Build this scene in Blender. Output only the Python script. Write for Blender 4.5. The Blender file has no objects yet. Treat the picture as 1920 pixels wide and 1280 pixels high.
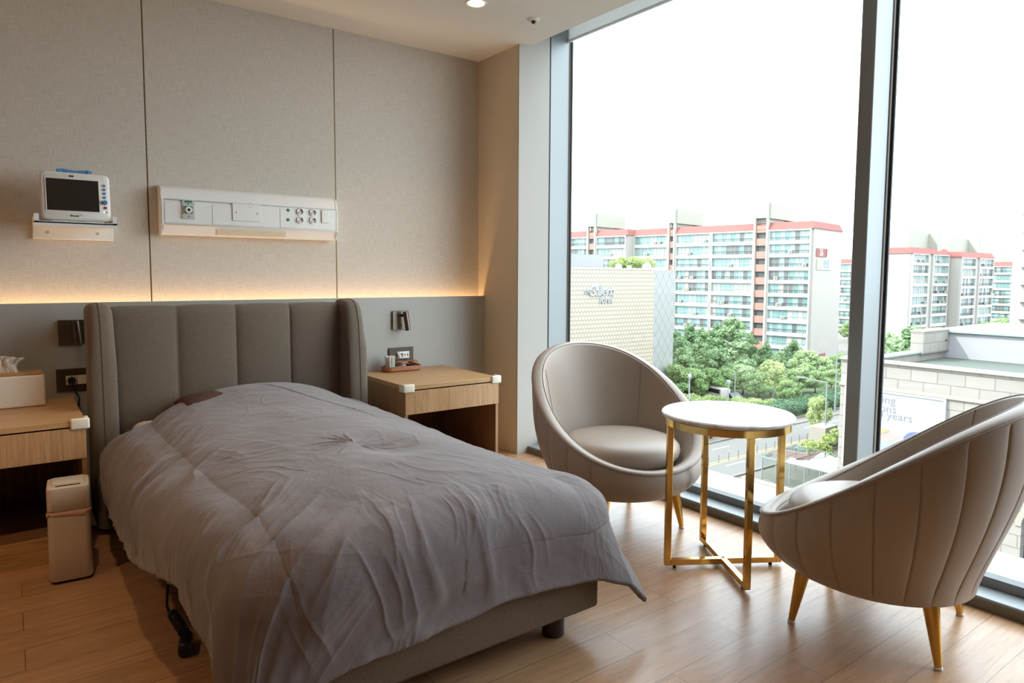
import bpy, bmesh, math, random
import numpy as np
from mathutils import Vector, Matrix
from mathutils import noise as mnoise

random.seed(11)
R = math.radians
SC = bpy.context.scene
COL = SC.collection

# ------------------------------------------------------------------ camera, sky, sun, exposure
CAM = np.array([0.0, -3.905, 1.15])
F_PX, PCX, PCY = 1280.0, 973.0, 613.0            # 24 mm lens, principal point of the (slightly cropped) frame
YAW, PITCH, ROLL = 0.644, 0.0767, -0.0057
_f = np.array([math.sin(YAW)*math.cos(PITCH), math.cos(YAW)*math.cos(PITCH), -math.sin(PITCH)])
_r = np.array([math.cos(YAW), -math.sin(YAW), 0.0])
_d = np.cross(_f, _r)
RGT = math.cos(ROLL)*_r + math.sin(ROLL)*_d
DWN = -math.sin(ROLL)*_r + math.cos(ROLL)*_d

def at(px, py, axis, v):
    """point of the view ray through a photo pixel on the plane axis = v"""
    d = _f + RGT*(px-PCX)/F_PX + DWN*(py-PCY)/F_PX
    i = 'xyz'.index(axis)
    return CAM + d*(v-CAM[i])/d[i]

cam = bpy.data.cameras.new('camera')
cam.lens = 36*F_PX/1920
cam.sensor_width = 36
cam.shift_x = (960-PCX)/1920
cam.shift_y = (PCY-640)/1920
cam.clip_end = 2000
cam_o = bpy.data.objects.new('camera', cam)
COL.objects.link(cam_o)
m = Matrix.Identity(4)
for i in range(3):
    m[i][0] = RGT[i]; m[i][1] = -DWN[i]; m[i][2] = -_f[i]; m[i][3] = CAM[i]
cam_o.matrix_world = m
SC.camera = cam_o

SC.view_settings.view_transform = 'Standard'
SC.view_settings.look = 'None'
SC.view_settings.exposure = 1.65
SC.view_settings.gamma = 1.0
SC.view_settings.use_curve_mapping = False
SC.cycles.use_denoising = True
SC.cycles.max_bounces = 10
SC.cycles.diffuse_bounces = 5
SC.cycles.glossy_bounces = 4
SC.cycles.transparent_max_bounces = 12
SC.cycles.caustics_reflective = False
SC.cycles.caustics_refractive = False
SC.cycles.sample_clamp_indirect = 6

world = bpy.data.worlds.new('sky')
SC.world = world
world.use_nodes = True
wn, wl = world.node_tree.nodes, world.node_tree.links
wn.clear()
w_out = wn.new('ShaderNodeOutputWorld'); w_bg = wn.new('ShaderNodeBackground')
w_tc = wn.new('ShaderNodeTexCoord'); w_mp = wn.new('ShaderNodeMapping'); w_nz = wn.new('ShaderNodeTexNoise')
w_cr = wn.new('ShaderNodeValToRGB')
w_mp.inputs['Scale'].default_value = (1.0, 1.0, 3.0)
w_nz.inputs['Scale'].default_value = 2.2; w_nz.inputs['Detail'].default_value = 5
w_cr.color_ramp.elements[0].position = 0.40; w_cr.color_ramp.elements[0].color = (0.80, 0.90, 1.0, 1)
w_cr.color_ramp.elements[1].position = 0.62; w_cr.color_ramp.elements[1].color = (0.94, 0.97, 1.0, 1)
wl.new(w_tc.outputs['Generated'], w_mp.inputs['Vector']); wl.new(w_mp.outputs[0], w_nz.inputs['Vector'])
wl.new(w_nz.outputs[0], w_cr.inputs[0]); wl.new(w_cr.outputs[0], w_bg.inputs['Color'])
w_bg.inputs['Strength'].default_value = 2.3
wl.new(w_bg.outputs[0], w_out.inputs[0])

sun = bpy.data.lights.new('sun', 'SUN')
sun.energy = 2.6; sun.angle = R(1.5); sun.color = (1.0, 0.96, 0.9)
sun_o = bpy.data.objects.new('sun', sun); COL.objects.link(sun_o)
sun_o.rotation_euler = Vector((0.62, -0.42, -0.66)).to_track_quat('-Z', 'Y').to_euler()

# ------------------------------------------------------------------ materials
def lin(h):
    if not isinstance(h, str) and len(h) == 4: return tuple(h)
    if isinstance(h, str):
        h = h.lstrip('#'); c = [int(h[i:i+2], 16)/255 for i in (0, 2, 4)]
    else: c = list(h)
    return tuple((x/12.92 if x <= 0.04045 else ((x+0.055)/1.055)**2.4) for x in c) + (1,)

class NT:
    """small node-graph helper on one material"""
    def __init__(s, name):
        s.m = bpy.data.materials.new(name); s.m.use_nodes = True
        s.n = s.m.node_tree.nodes; s.l = s.m.node_tree.links
        s.b = s.n['Principled BSDF']; s.o = s.n['Material Output']
    def new(s, t, **kw):
        x = s.n.new(t)
        for k, v in kw.items():
            if hasattr(x, k): setattr(x, k, v)
            else: x.inputs[k.replace('_', ' ')].default_value = v
        return x
    def co(s, scale=(1, 1, 1), rot=(0, 0, 0), src='Object'):
        t = s.new('ShaderNodeTexCoord'); mp = s.new('ShaderNodeMapping')
        mp.inputs['Scale'].default_value = scale; mp.inputs['Rotation'].default_value = rot
        s.l.new(t.outputs[src], mp.inputs['Vector']); return mp.outputs[0]
    def noise(s, vec, scale=5, detail=3, rough=.5, dist=0):
        x = s.new('ShaderNodeTexNoise', Scale=scale, Detail=detail, Roughness=rough, Distortion=dist)
        s.l.new(vec, x.inputs['Vector']); return x.outputs[0]
    def ramp(s, fac, stops):
        x = s.new('ShaderNodeValToRGB'); e = x.color_ramp.elements
        while len(e) < len(stops): e.new(0.5)
        for i, (p, c) in enumerate(stops):
            e[i].position = p; e[i].color = lin(c) if not isinstance(c, float) else (c, c, c, 1)
        s.l.new(fac, x.inputs[0]); return x.outputs[0]
    def math(s, op, a, b=0.5):
        x = s.new('ShaderNodeMath', operation=op)
        for i, v in enumerate((a, b)):
            if isinstance(v, (int, float)): x.inputs[i].default_value = v
            else: s.l.new(v, x.inputs[i])
        return x.outputs[0]
    def mix(s, fac, a, b, mode='MIX'):
        x = s.new('ShaderNodeMix', data_type='RGBA', blend_type=mode)
        for sock, v in ((x.inputs[0], fac), (x.inputs[6], a), (x.inputs[7], b)):
            if isinstance(v, (int, float)): sock.default_value = v
            elif isinstance(v, (str, tuple)): sock.default_value = lin(v) if isinstance(v, str) else v
            else: s.l.new(v, sock)
        return x.outputs[2]
    def set(s, **kw):
        for k, v in kw.items():
            sock = s.b.inputs[k.replace('_', ' ')]
            if isinstance(v, str): sock.default_value = lin(v)
            elif hasattr(v, 'is_linked') or isinstance(v, bpy.types.NodeSocket): s.l.new(v, sock)
            else: sock.default_value = v
        return s
    def bump(s, h, strength=.2, dist=.01):
        x = s.new('ShaderNodeBump', Strength=strength, Distance=dist)
        s.l.new(h, x.inputs['Height']); s.l.new(x.outputs[0], s.b.inputs['Normal']); return s

def plain(name, col, rough=.5, metal=0.0, var=0.0, vs=8, spec=.5, bump=0, bs=60, coat=0):
    t = NT(name)
    if var:
        n = t.noise(t.co(), vs, 4)
        c = lin(col); lo = tuple(x*(1-var) for x in c[:3])+(1,); hi = tuple(min(1, x*(1+var)) for x in c[:3])+(1,)
        t.set(Base_Color=t.mix(n, lo, hi))
    else: t.set(Base_Color=col)
    t.set(Roughness=rough, Metallic=metal, Specular_IOR_Level=spec)
    if coat: t.set(Coat_Weight=coat, Coat_Roughness=.1)
    if bump: t.bump(t.noise(t.co(), bs, 3), bump, .004)
    return t.m

def woven(name, dark, light, fine=420, coarse=14, rough=.9, bump=.25, src='Object', sheen=0):
    """threads running both ways: stretched noise in each direction"""
    t = NT(name)
    v1 = t.noise(t.co((fine, fine, coarse), src=src), 1, 2)
    v2 = t.noise(t.co((coarse, coarse, fine), src=src), 1, 2)
    f = t.math('ADD', t.math('MULTIPLY', v1, .5), t.math('MULTIPLY', v2, .5))
    t.set(Base_Color=t.ramp(f, [(.36, dark), (.64, light)]), Roughness=rough, Specular_IOR_Level=.25)
    if sheen: t.set(Sheen_Weight=sheen)
    t.bump(f, bump, .003)
    return t.m

def veneer(name, c0, c1, c2, grain='z', scale=1.0, rough=.42):
    """straight wood grain along the named axis"""
    t = NT(name)
    s = {'x': (1.6, 40, 40), 'y': (40, 1.6, 40), 'z': (40, 40, 1.6)}[grain]
    s = tuple(x*scale for x in s)
    n1 = t.noise(t.co(s), 2.2, 5, .6, .6)
    s2 = tuple(x*5 for x in s)
    n2 = t.noise(t.co(s2), 2.0, 3, .6)
    base = t.ramp(n1, [(.30, c0), (.5, c1), (.70, c2)])
    pores = t.ramp(n2, [(.34, .70), (.46, 1.0)])
    t.set(Base_Color=t.mix(.75, base, t.mix(1.0, base, pores, 'MULTIPLY')), Roughness=rough)
    t.bump(n2, .06, .002)
    return t.m

def glass_pane(name, tint=(.94, .97, .965, 1)):
    t = NT(name)
    tr = t.new('ShaderNodeBsdfTransparent'); tr.inputs[0].default_value = tint
    gl = t.new('ShaderNodeBsdfGlossy'); gl.inputs['Roughness'].default_value = 0.0
    lw = t.new('ShaderNodeLayerWeight'); lw.inputs['Blend'].default_value = .5
    fr = t.math('ADD', t.math('MULTIPLY', t.math('POWER', lw.outputs['Facing'], 5.0), .9), .035)
    mx = t.new('ShaderNodeMixShader')
    t.l.new(fr, mx.inputs[0]); t.l.new(tr.outputs[0], mx.inputs[1]); t.l.new(gl.outputs[0], mx.inputs[2])
    t.l.new(mx.outputs[0], t.o.inputs['Surface'])
    return t.m

def glow(name, col, strength):
    t = NT(name); t.set(Base_Color='#000000', Emission_Color=col, Emission_Strength=strength); return t.m

def floor_mat():
    t = NT('oak_floor_planks')
    br = t.new('ShaderNodeTexBrick', offset=.37, offset_frequency=2, squash=1.0)
    br.inputs['Scale'].default_value = 1.0; br.inputs['Mortar Size'].default_value = .0016
    br.inputs['Mortar Smooth'].default_value = .3
    br.inputs['Brick Width'].default_value = .92; br.inputs['Row Height'].default_value = .14
    br.inputs['Color1'].default_value = (0, 0, 0, 1); br.inputs['Color2'].default_value = (1, 1, 1, 1)
    br.inputs['Mortar'].default_value = (.5, .5, .5, 1)
    co = t.co(); t.l.new(co, br.inputs['Vector'])
    # shift the grain from plank to plank
    add = t.new('ShaderNodeVectorMath', operation='MULTIPLY_ADD')
    t.l.new(br.outputs['Color'], add.inputs[0]); add.inputs[1].default_value = (7.3, 3.1, 1.7); t.l.new(co, add.inputs[2])
    mp = t.new('ShaderNodeMapping'); mp.inputs['Scale'].default_value = (1.6, 22, 1); t.l.new(add.outputs[0], mp.inputs[0])
    n1 = t.noise(mp.outputs[0], 1.6, 6, .62, .8)
    mp2 = t.new('ShaderNodeMapping'); mp2.inputs['Scale'].default_value = (6, 150, 1); t.l.new(add.outputs[0], mp2.inputs[0])
    n2 = t.noise(mp2.outputs[0], 1.5, 3, .6)
    base = t.ramp(n1, [(.28, '#a57f5e'), (.5, '#b48c6a'), (.72, '#c29a78')])
    tone = t.ramp(br.outputs['Color'], [(0.0, .86), (1.0, 1.0)])
    pores = t.ramp(n2, [(.34, .72), (.46, 1.0)])
    c = t.mix(1.0, base, tone, 'MULTIPLY'); c = t.mix(.8, c, t.mix(1.0, c, pores, 'MULTIPLY'))
    c = t.mix(t.math('MULTIPLY', br.outputs['Fac'], .7), c, '#4a2f18')
    t.set(Base_Color=c, Roughness=t.ramp(n2, [(.3, .36), (.7, .26)]), Specular_IOR_Level=.5)
    h = t.math('SUBTRACT', t.math('MULTIPLY', n2, .15), br.outputs['Fac'])
    t.bump(h, .12, .002)
    return t.m

def marble_mat():
    t = NT('white_marble')
    v = t.co((1, 1, 1)); n = t.noise(v, 3.0, 6, .6, 1.6)
    vein = t.ramp(t.math('ABSOLUTE', t.math('SUBTRACT', n, .5)), [(0.0, '#c9cacb'), (.05, '#e6e6e6'), (.16, '#f1f1f0')])
    t.set(Base_Color=vein, Roughness=.16, Coat_Weight=.3); return t.m

def leaf_mat(name, c0, c1):
    t = NT(name)
    oi = t.new('ShaderNodeObjectInfo')
    n = t.noise(t.co((1, 1, 1)), 1.3, 3)
    f = t.math('ADD', t.math('MULTIPLY', n, .7), t.math('MULTIPLY', oi.outputs['Random'], .3))
    t.set(Base_Color=t.ramp(f, [(.3, c0), (.7, c1)]), Roughness=.6, Specular_IOR_Level=.2, Transmission_Weight=0.0)
    tl = t.new('ShaderNodeBsdfTranslucent'); tl.inputs[0].default_value = lin(c1)
    mx = t.new('ShaderNodeMixShader'); mx.inputs[0].default_value = .3
    t.l.new(t.b.outputs[0], mx.inputs[1]); t.l.new(tl.outputs[0], mx.inputs[2]); t.l.new(mx.outputs[0], t.o.inputs['Surface'])
    return t.m

def blocks_mat(name, c1, c2, mortar, w, h, face='z', size=.02):
    t = NT(name)
    br = t.new('ShaderNodeTexBrick')
    br.inputs['Scale'].default_value = 1; br.inputs['Mortar Size'].default_value = size
    br.inputs['Brick Width'].default_value = w; br.inputs['Row Height'].default_value = h
    br.inputs['Color1'].default_value = lin(c1); br.inputs['Color2'].default_value = lin(c2); br.inputs['Mortar'].default_value = lin(mortar)
    sp = t.new('ShaderNodeSeparateXYZ'); cb = t.new('ShaderNodeCombineXYZ'); t.l.new(t.co(), sp.inputs[0])
    for k, ax in enumerate({'x': 'YZ', 'y': 'XZ', 'z': 'XY'}[face]): t.l.new(sp.outputs[ax], cb.inputs[k])
    t.l.new(cb.outputs[0], br.inputs['Vector'])
    n = t.noise(t.co((.4, .4, .9)), 1.4, 4)
    t.set(Base_Color=t.mix(.25, br.outputs['Color'], t.mix(1.0, br.outputs['Color'], t.ramp(n, [(.3, .75), (.7, 1.0)]), 'MULTIPLY')), Roughness=.85)
    return t.m

M = {}
M['linen'] = woven('greige_linen_wallcovering', '#beb6ab', '#d6cec3', 420, 19, .92, .09)
M['dado'] = woven('grey_blue_laminate', '#a5a49f', '#acaba6', 700, 4, .42, .01)
M['ceiling'] = plain('ceiling_paint', '#efece6', .9, var=.02, spec=.2)
M['beige'] = plain('beige_paint', '#cfc1ab', .8, var=.03, vs=3, spec=.3)
def head_panel_mat():
    t = NT('translucent_head_white'); t.set(Base_Color='#e4e4e2', Roughness=.9)
    tl = t.new('ShaderNodeBsdfTranslucent'); tl.inputs[0].default_value = lin('#dcdedd')
    mx = t.new('ShaderNodeMixShader'); mx.inputs[0].default_value = .45
    t.l.new(t.b.outputs[0], mx.inputs[1]); t.l.new(tl.outputs[0], mx.inputs[2]); t.l.new(mx.outputs[0], t.o.inputs['Surface']); return t.m
M['head_white'] = head_panel_mat()  # white window head material, translucent so the sky brightens it
M['stitch'] = plain('dark_seam_thread', '#453c33', .9)
M['brown_wall'] = plain('unseen_wall_brown', '#8a6f56', .6, var=.05, vs=3)  # brown picked for unseen walls to warm and lower the bounced light
M['white_paint'] = plain('white_paint', '#b2afa9', .75, var=.02, spec=.3)
M['brass_trim'] = plain('dark_brass_trim', '#6b5a3d', .45, .7)
M['floor'] = floor_mat()
M['alu'] = plain('pale_anodised_aluminium', '#8c9295', .42, .25, var=.03, vs=3)
M['alu_dark'] = plain('grey_bronze_aluminium', '#77736b', .5, .2)
M['gasket'] = plain('black_rubber_gasket', '#23262a', .6)
M['glass'] = glass_pane('window_glass')
M['headfab'] = woven('taupe_upholstery', '#62574c', '#766a5d', 700, 120, .95, .35, sheen=.15)
M['basefab'] = woven('brown_upholstery', '#64574a', '#786a5c', 620, 90, .95, .35)
M['blackfab'] = plain('black_backing_cloth', '#17171a', .95)
M['oak_v'] = veneer('oak_veneer_upright', '#a57e55', '#bb9368', '#c9a377', 'z')
M['oak_h'] = veneer('oak_veneer_level', '#a57f54', '#bc9567', '#c8a273', 'x')
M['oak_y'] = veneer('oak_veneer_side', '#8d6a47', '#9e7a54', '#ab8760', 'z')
M['cavity_shadow'] = veneer('shadow_toned_veneer', '#6a4a33', '#7c5a40', '#8a6749', 'z')  # veneer darkened to paint in the shadow of the open cavity
M['tray_wood'] = veneer('reddish_tray_wood', '#8a5433', '#a0653f', '#b0744b', 'x', 2)
M['leather'] = plain('taupe_leather', '#a4968a', .42, var=.05, vs=5, spec=.45, bump=.06, bs=900)
M['piping'] = plain('taupe_leather_piping', '#8d8077', .45)
M['gold'] = plain('polished_gold_metal', '#e6c277', .13, 1.0)
M['gold_dark'] = plain('brushed_gold_metal', '#d6ab5c', .2, 1.0)
M['clear'] = plain('clear_plastic', '#e4e6ea', .15, 0)
M['marble'] = marble_mat()
M['white_pl'] = plain('white_plastic', '#ebe9e4', .35)
M['cream_pl'] = plain('cream_foam', '#e6e2d0', .6)
M['ivory_pl'] = plain('ivory_plastic', '#d6cab2', .4)
M['panel_grey'] = plain('light_grey_metal', '#bfc0bd', .4, .3)
M['green'] = plain('green_plastic', '#0f7a55', .4)
M['dark'] = plain('dark_hole', '#1a1a1a', .6)
M['screen'] = plain('dark_glass_screen', '#26221f', .12, spec=.6)
M['blue'] = plain('blue_plastic', '#4f8fc4', .4)
M['blue_soft'] = plain('lilac_blue_plastic', '#7d8fc0', .4)
M['red'] = plain('red_plastic', '#b9262b', .4)
M['greenled'] = glow('green_led', '#8fe0b0', 1.0)
M['ink'] = plain('dark_ink', '#3a3a3c', .6)
M['ink_grey'] = plain('grey_ink', '#9a9a98', .6)
M['bronze'] = plain('brushed_bronze', '#6b6154', .32, .9, var=.06, vs=40)
M['bronze_dark'] = plain('dark_bronze_plate', '#4b4137', .45, .55)
M['pewter'] = plain('pewter_tube', '#6a5c52', .28, .9)
M['black_pl'] = plain('black_plastic', '#101012', .45)
M['bin'] = plain('beige_enamelled_steel', '#cbbfae', .38)
M['bag'] = plain('pink_bin_liner', '#d2a892', .4, spec=.6)
M['tissue'] = plain('white_tissue', '#efece7', .95, spec=.1)
M['mattress'] = plain('white_mattress_cloth', '#d9d2c6', .9)
M['pillow'] = plain('brown_pillowcase', '#553a30', .9)
M['lamp_glow'] = glow('lamp_diffuser', '#ffdcae', 9)
M['chrome'] = plain('chrome', '#c8c8c8', .2, 1.0)
M['foot'] = plain('dark_brown_wood_leg', '#3a2c26', .5)
M['jar_glass'] = glass_pane('jar_glass', (.96, .97, .97, 1))

def duvet_mat():
    t = NT('mauve_grey_washed_cotton')
    n = t.noise(t.co((1, 1, 1)), 7, 4)
    base = t.ramp(n, [(.3, '#726b6d'), (.7, '#7d7678')])
    th = t.noise(t.co((500, 60, 200)), 1, 2)
    t.set(Base_Color=t.mix(.15, base, t.ramp(th, [(.3, '#625c5c'), (.7, '#88817f')])), Roughness=.92, Specular_IOR_Level=.2, Sheen_Weight=.25)
    a = t.noise(t.co((1, 1, 1)), 16, 4, .55, .8)
    r = t.math('ABSOLUTE', t.math('SUBTRACT', a, .5))
    b = t.noise(t.co((1, 1, 1)), 70, 3, .55, .8)
    h = t.math('ADD', t.math('MULTIPLY', r, .9), t.math('MULTIPLY', b, .22))
    t.bump(h, .26, .008)
    return t.m
M['duvet'] = duvet_mat()

# ------------------------------------------------------------------ mesh helpers
def box(bm, a, b, bev=0, seg=2, mi=0):
    a, b = [min(x, y) for x, y in zip(a, b)], [max(x, y) for x, y in zip(a, b)]
    t = bmesh.new(); bmesh.ops.create_cube(t, size=1)
    for v in t.verts:
        for i in range(3): v.co[i] = (a[i]+b[i])/2 + v.co[i]*(b[i]-a[i])
    if bev: bmesh.ops.bevel(t, geom=list(t.edges), offset=bev, segments=seg, affect='EDGES', profile=.5)
    merge(bm, t, mi)

def merge(bm, t, mi=0, mat=None):
    if mat is not None: bmesh.ops.transform(t, matrix=mat, verts=t.verts)
    mp = {}
    for v in t.verts: mp[v] = bm.verts.new(v.co)
    for f in t.faces:
        try:
            g = bm.faces.new([mp[v] for v in f.verts]); g.material_index = mi if mi is not None else f.material_index
        except ValueError: pass
    t.free()

def obox(bm, c, half, rotz=0, bev=0, seg=2, mi=0, M3=None):
    t = bmesh.new(); bmesh.ops.create_cube(t, size=2)
    for v in t.verts:
        for i in range(3): v.co[i] *= half[i]
    if bev: bmesh.ops.bevel(t, geom=list(t.edges), offset=bev, segments=seg, affect='EDGES', profile=.5)
    m4 = Matrix.Translation(c) @ (M3.to_4x4() if M3 is not None else Matrix.Rotation(rotz, 4, 'Z'))
    merge(bm, t, mi, m4)

def frame_z(d):
    return Vector(d).normalized().to_track_quat('Z', 'Y').to_matrix()

def cyl(bm, p0, p1, r0, r1=None, n=20, mi=0, bev=0):
    r1 = r0 if r1 is None else r1
    p0, p1 = Vector(p0), Vector(p1); m3 = frame_z(p1-p0); L = (p1-p0).length
    prof = [(0, 0), (r0, 0), (r1, L), (0, L)]
    if bev: prof = [(0, 0), (r0-bev, 0), (r0, bev), (r1, L-bev), (r1-bev, L), (0, L)]
    lathe(bm, prof, n, m3.to_4x4(), p0, mi)

def lathe(bm, prof, n=32, m4=None, off=(0, 0, 0), mi=0, squash=(1, 1)):
    off = Vector(off); rings = []
    for r, z in prof:
        if r < 1e-7:
            p = Vector((0, 0, z)); p = (m4 @ p if m4 else p) + off; rings.append([bm.verts.new(p)])
        else:
            ring = []
            for k in range(n):
                a = 2*math.pi*k/n; p = Vector((r*math.cos(a)*squash[0], r*math.sin(a)*squash[1], z))
                ring.append(bm.verts.new((m4 @ p if m4 else p) + off))
            rings.append(ring)
    skin(bm, rings, mi)

def skin(bm, rings, mi=0, closed=True):
    for A, B in zip(rings, rings[1:]):
        n = max(len(A), len(B)); rng = range(n if closed else n-1)
        for k in rng:
            k2 = (k+1) % n
            vs = [A[k % len(A)], A[k2 % len(A)], B[k2 % len(B)], B[k % len(B)]]
            u = []
            for v in vs:
                if v not in u: u.append(v)
            if len(u) >= 3:
                try: f = bm.faces.new(u); f.material_index = mi
                except ValueError: pass

def tube(bm, pts, r, n=8, mi=0, caps=True):
    pts = [Vector(p) for p in pts]; rings = []; up = Vector((0, 0, 1))
    t0 = (pts[1]-pts[0]).normalized()
    a = t0.cross(up if abs(t0.z) < .9 else Vector((1, 0, 0))).normalized()
    for i, p in enumerate(pts):
        t = (pts[min(i+1, len(pts)-1)]-pts[max(i-1, 0)]).normalized()
        a = (a - t*a.dot(t)).normalized(); b = t.cross(a)
        rr = r[i] if isinstance(r, (list, tuple)) else r
        rings.append([bm.verts.new(p + a*rr*math.cos(2*math.pi*k/n) + b*rr*math.sin(2*math.pi*k/n)) for k in range(n)])
    skin(bm, rings, mi)
    if caps:
        for rg in (rings[0], rings[-1]):
            try: f = bm.faces.new(rg); f.material_index = mi
            except ValueError: pass

def prism(bm, pts, axis, a, b, mi=0):
    """polygon pts (2-D) swept along an axis from a to b"""
    def P(u, v, w): return {'x': (w, u, v), 'y': (u, w, v), 'z': (u, v, w)}[axis]
    A = [bm.verts.new(P(u, v, a)) for u, v in pts]; B = [bm.verts.new(P(u, v, b)) for u, v in pts]
    n = len(pts)
    for k in range(n):
        f = bm.faces.new([A[k], A[(k+1) % n], B[(k+1) % n], B[k]]); f.material_index = mi
    f = bm.faces.new(list(reversed(A))); f.material_index = mi
    f = bm.faces.new(B); f.material_index = mi

def quad(bm, a, b, c, d, mi=0):
    f = bm.faces.new([bm.verts.new(p) for p in (a, b, c, d)]); f.material_index = mi

def root_of(o):
    while o.parent: o = o.parent
    return o

def obj(name, bm, mats, parent=None, smooth=40, local=False):
    """link one mesh object; world-space vertices are stored relative to the top-level thing's base"""
    bmesh.ops.recalc_face_normals(bm, faces=bm.faces)
    me = bpy.data.meshes.new(name)
    if parent is not None and not local:
        loc = root_of(parent).location
        bmesh.ops.translate(bm, verts=bm.verts, vec=-loc)
    bm.to_mesh(me); bm.free()
    for mm in (mats if isinstance(mats, (list, tuple)) else [mats]): me.materials.append(mm)
    if smooth:
        me.polygons.foreach_set('use_smooth', [True]*len(me.polygons))
        try: me.set_sharp_from_angle(angle=R(smooth))
        except Exception: pass
    o = bpy.data.objects.new(name, me); COL.objects.link(o)
    if parent is not None: o.parent = parent
    return o

def tag(o, label=None, cat=None, group=None, kind=None):
    if label: o['label'] = label
    if cat: o['category'] = cat
    if group: o['group'] = group
    if kind: o['kind'] = kind
    return o

def thing(name, loc, label, cat, group=None, rotz=0):
    o = bpy.data.objects.new(name, None); COL.objects.link(o)
    o.empty_display_size = .1; o.location = loc; o.rotation_euler = (0, 0, rotz)
    return tag(o, label, cat, group)

def rebase(o, loc):
    """put the origin of a single-mesh thing at its base"""
    o.data.transform(Matrix.Translation(-Vector(loc))); o.location = loc; return o

def struct(name, bm, mats, parent=None, smooth=40):
    o = obj(name, bm, mats, parent, smooth)
    if parent is None: o['kind'] = 'structure'
    return o

def dup(root, loc=None, rotz=None, label=None, group=None):
    r = root.copy(); COL.objects.link(r)
    if loc is not None: r.location = loc
    if rotz is not None: r.rotation_euler = (0, 0, rotz)
    if label: r['label'] = label
    if group: r['group'] = group
    for ch in list(root.children):
        c = ch.copy(); COL.objects.link(c); c.parent = r
        for g in list(ch.children):
            d = g.copy(); COL.objects.link(d); d.parent = c
    return r

def text_bm(bm, s, size, m4, depth=.001, shear=0, align='CENTER', mi=0, space=1.0, bold=0):
    """lettering as real geometry: text in the local XY plane, placed by m4"""
    cu = bpy.data.curves.new('lettering', 'FONT'); cu.body = s; cu.size = size; cu.extrude = depth; cu.shear = shear
    cu.align_x = align; cu.align_y = 'CENTER'; cu.space_character = space; cu.resolution_u = 3; cu.offset = bold
    o = bpy.data.objects.new('lettering', cu); COL.objects.link(o)
    dg = bpy.context.evaluated_depsgraph_get(); dg.update()
    me = o.evaluated_get(dg).to_mesh()
    t = bmesh.new(); t.from_mesh(me); o.evaluated_get(dg).to_mesh_clear()
    bpy.data.objects.remove(o); bpy.data.curves.remove(cu)
    merge(bm, t, mi, m4)

def wall_m4(x, y, z, facing='-y'):
    """matrix putting text upright on a wall that faces the given way"""
    if facing == '-y': m3 = Matrix(((1, 0, 0), (0, 0, -1), (0, 1, 0)))
    elif facing == '-x': m3 = Matrix(((0, 0, -1), (-1, 0, 0), (0, 1, 0)))
    return Matrix.Translation((x, y, z)) @ m3.to_4x4()

def vnoise(x, y, seed=0):
    """value noise on numpy arrays"""
    rng = np.random.RandomState(seed); T = rng.rand(256, 256)
    xi = np.floor(x).astype(int); yi = np.floor(y).astype(int); fx = x-xi; fy = y-yi
    fx = fx*fx*fx*(fx*(fx*6-15)+10); fy = fy*fy*fy*(fy*(fy*6-15)+10)
    g = lambda a, b: T[a % 256, b % 256]
    return (g(xi, yi)*(1-fx)+g(xi+1, yi)*fx)*(1-fy)+(g(xi, yi+1)*(1-fx)+g(xi+1, yi+1)*fx)*fy

def sstep(e0, e1, x):
    t = np.clip((x-e0)/(e1-e0), 0, 1); return t*t*(3-2*t)

# ================================================================== THE ROOM
CEIL = 2.561; PILX = 2.582; PILY = -0.454; DADO = -0.078; DADOZ = 1.006; SILLX = 2.667
XL, YB = -2.3, -7.2
YW = -4.52                                            # the glazing ends here; an added wall behind the camera cuts the daylight

bm = bmesh.new(); box(bm, (XL, YB, -.12), (3.03, 0.1, 0)); struct('floor', bm, M['floor'], smooth=0)
bm = bmesh.new(); box(bm, (XL, YB, CEIL), (2.655, 0.1, 2.95)); struct('ceiling', bm, M['ceiling'], smooth=0)
bm = bmesh.new(); box(bm, (2.655, YB, 2.86), (3.06, 0.1, 2.95)); struct('trim_1', bm, M['white_paint'], smooth=0)     # top of the curtain pocket
SEAMS = (-1.377, -.393, .591, 1.5755)
bm = bmesh.new()
xs = [XL] + [v for s in SEAMS for v in (s-.003, s+.003)] + [PILX]
for a, b in zip(xs[0::2], xs[1::2]): box(bm, (a, 0, 0), (b, .012, CEIL), .0012, 1)
box(bm, (XL, .012, 0), (PILX, .1, CEIL))
struct('wall_back', bm, M['linen'], smooth=0)
for i, s in enumerate(SEAMS):
    bm = bmesh.new(); box(bm, (s-.0029, .001, DADOZ-.1), (s+.0029, .0118, CEIL)); struct('trim_%d' % (i+2), bm, M['brass_trim'], smooth=0)
# grey dado with an open light ledge behind its top edge
bm = bmesh.new(); box(bm, (XL, DADO, 0), (PILX, DADO+.018, DADOZ), .001, 1); box(bm, (XL, DADO+.018, .88), (PILX, 0, .90))
struct('wall_dado', bm, M['dado'], smooth=0)
bm = bmesh.new()
box(bm, (PILX, PILY+.012, 0), (3.03, .1, CEIL)); struct('wall_right', bm, M['beige'], smooth=0)
bm = bmesh.new(); box(bm, (PILX, PILY, 0), (2.824, PILY+.0119, CEIL+.29)); box(bm, (2.656, PILY+.0119, CEIL), (3.03, .1, 2.86))
struct('trim_6', bm, M['white_paint'], smooth=0)                                                                    # white front of the pier
bm = bmesh.new(); box(bm, (XL-.1, YB, -.12), (XL, .1, 2.95)); struct('wall_left', bm, M['brown_wall'], smooth=0)
bm = bmesh.new(); box(bm, (XL-.1, YB-.1, -.12), (3.06, YB, 2.95)); struct('wall_front', bm, M['brown_wall'], smooth=0)

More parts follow.
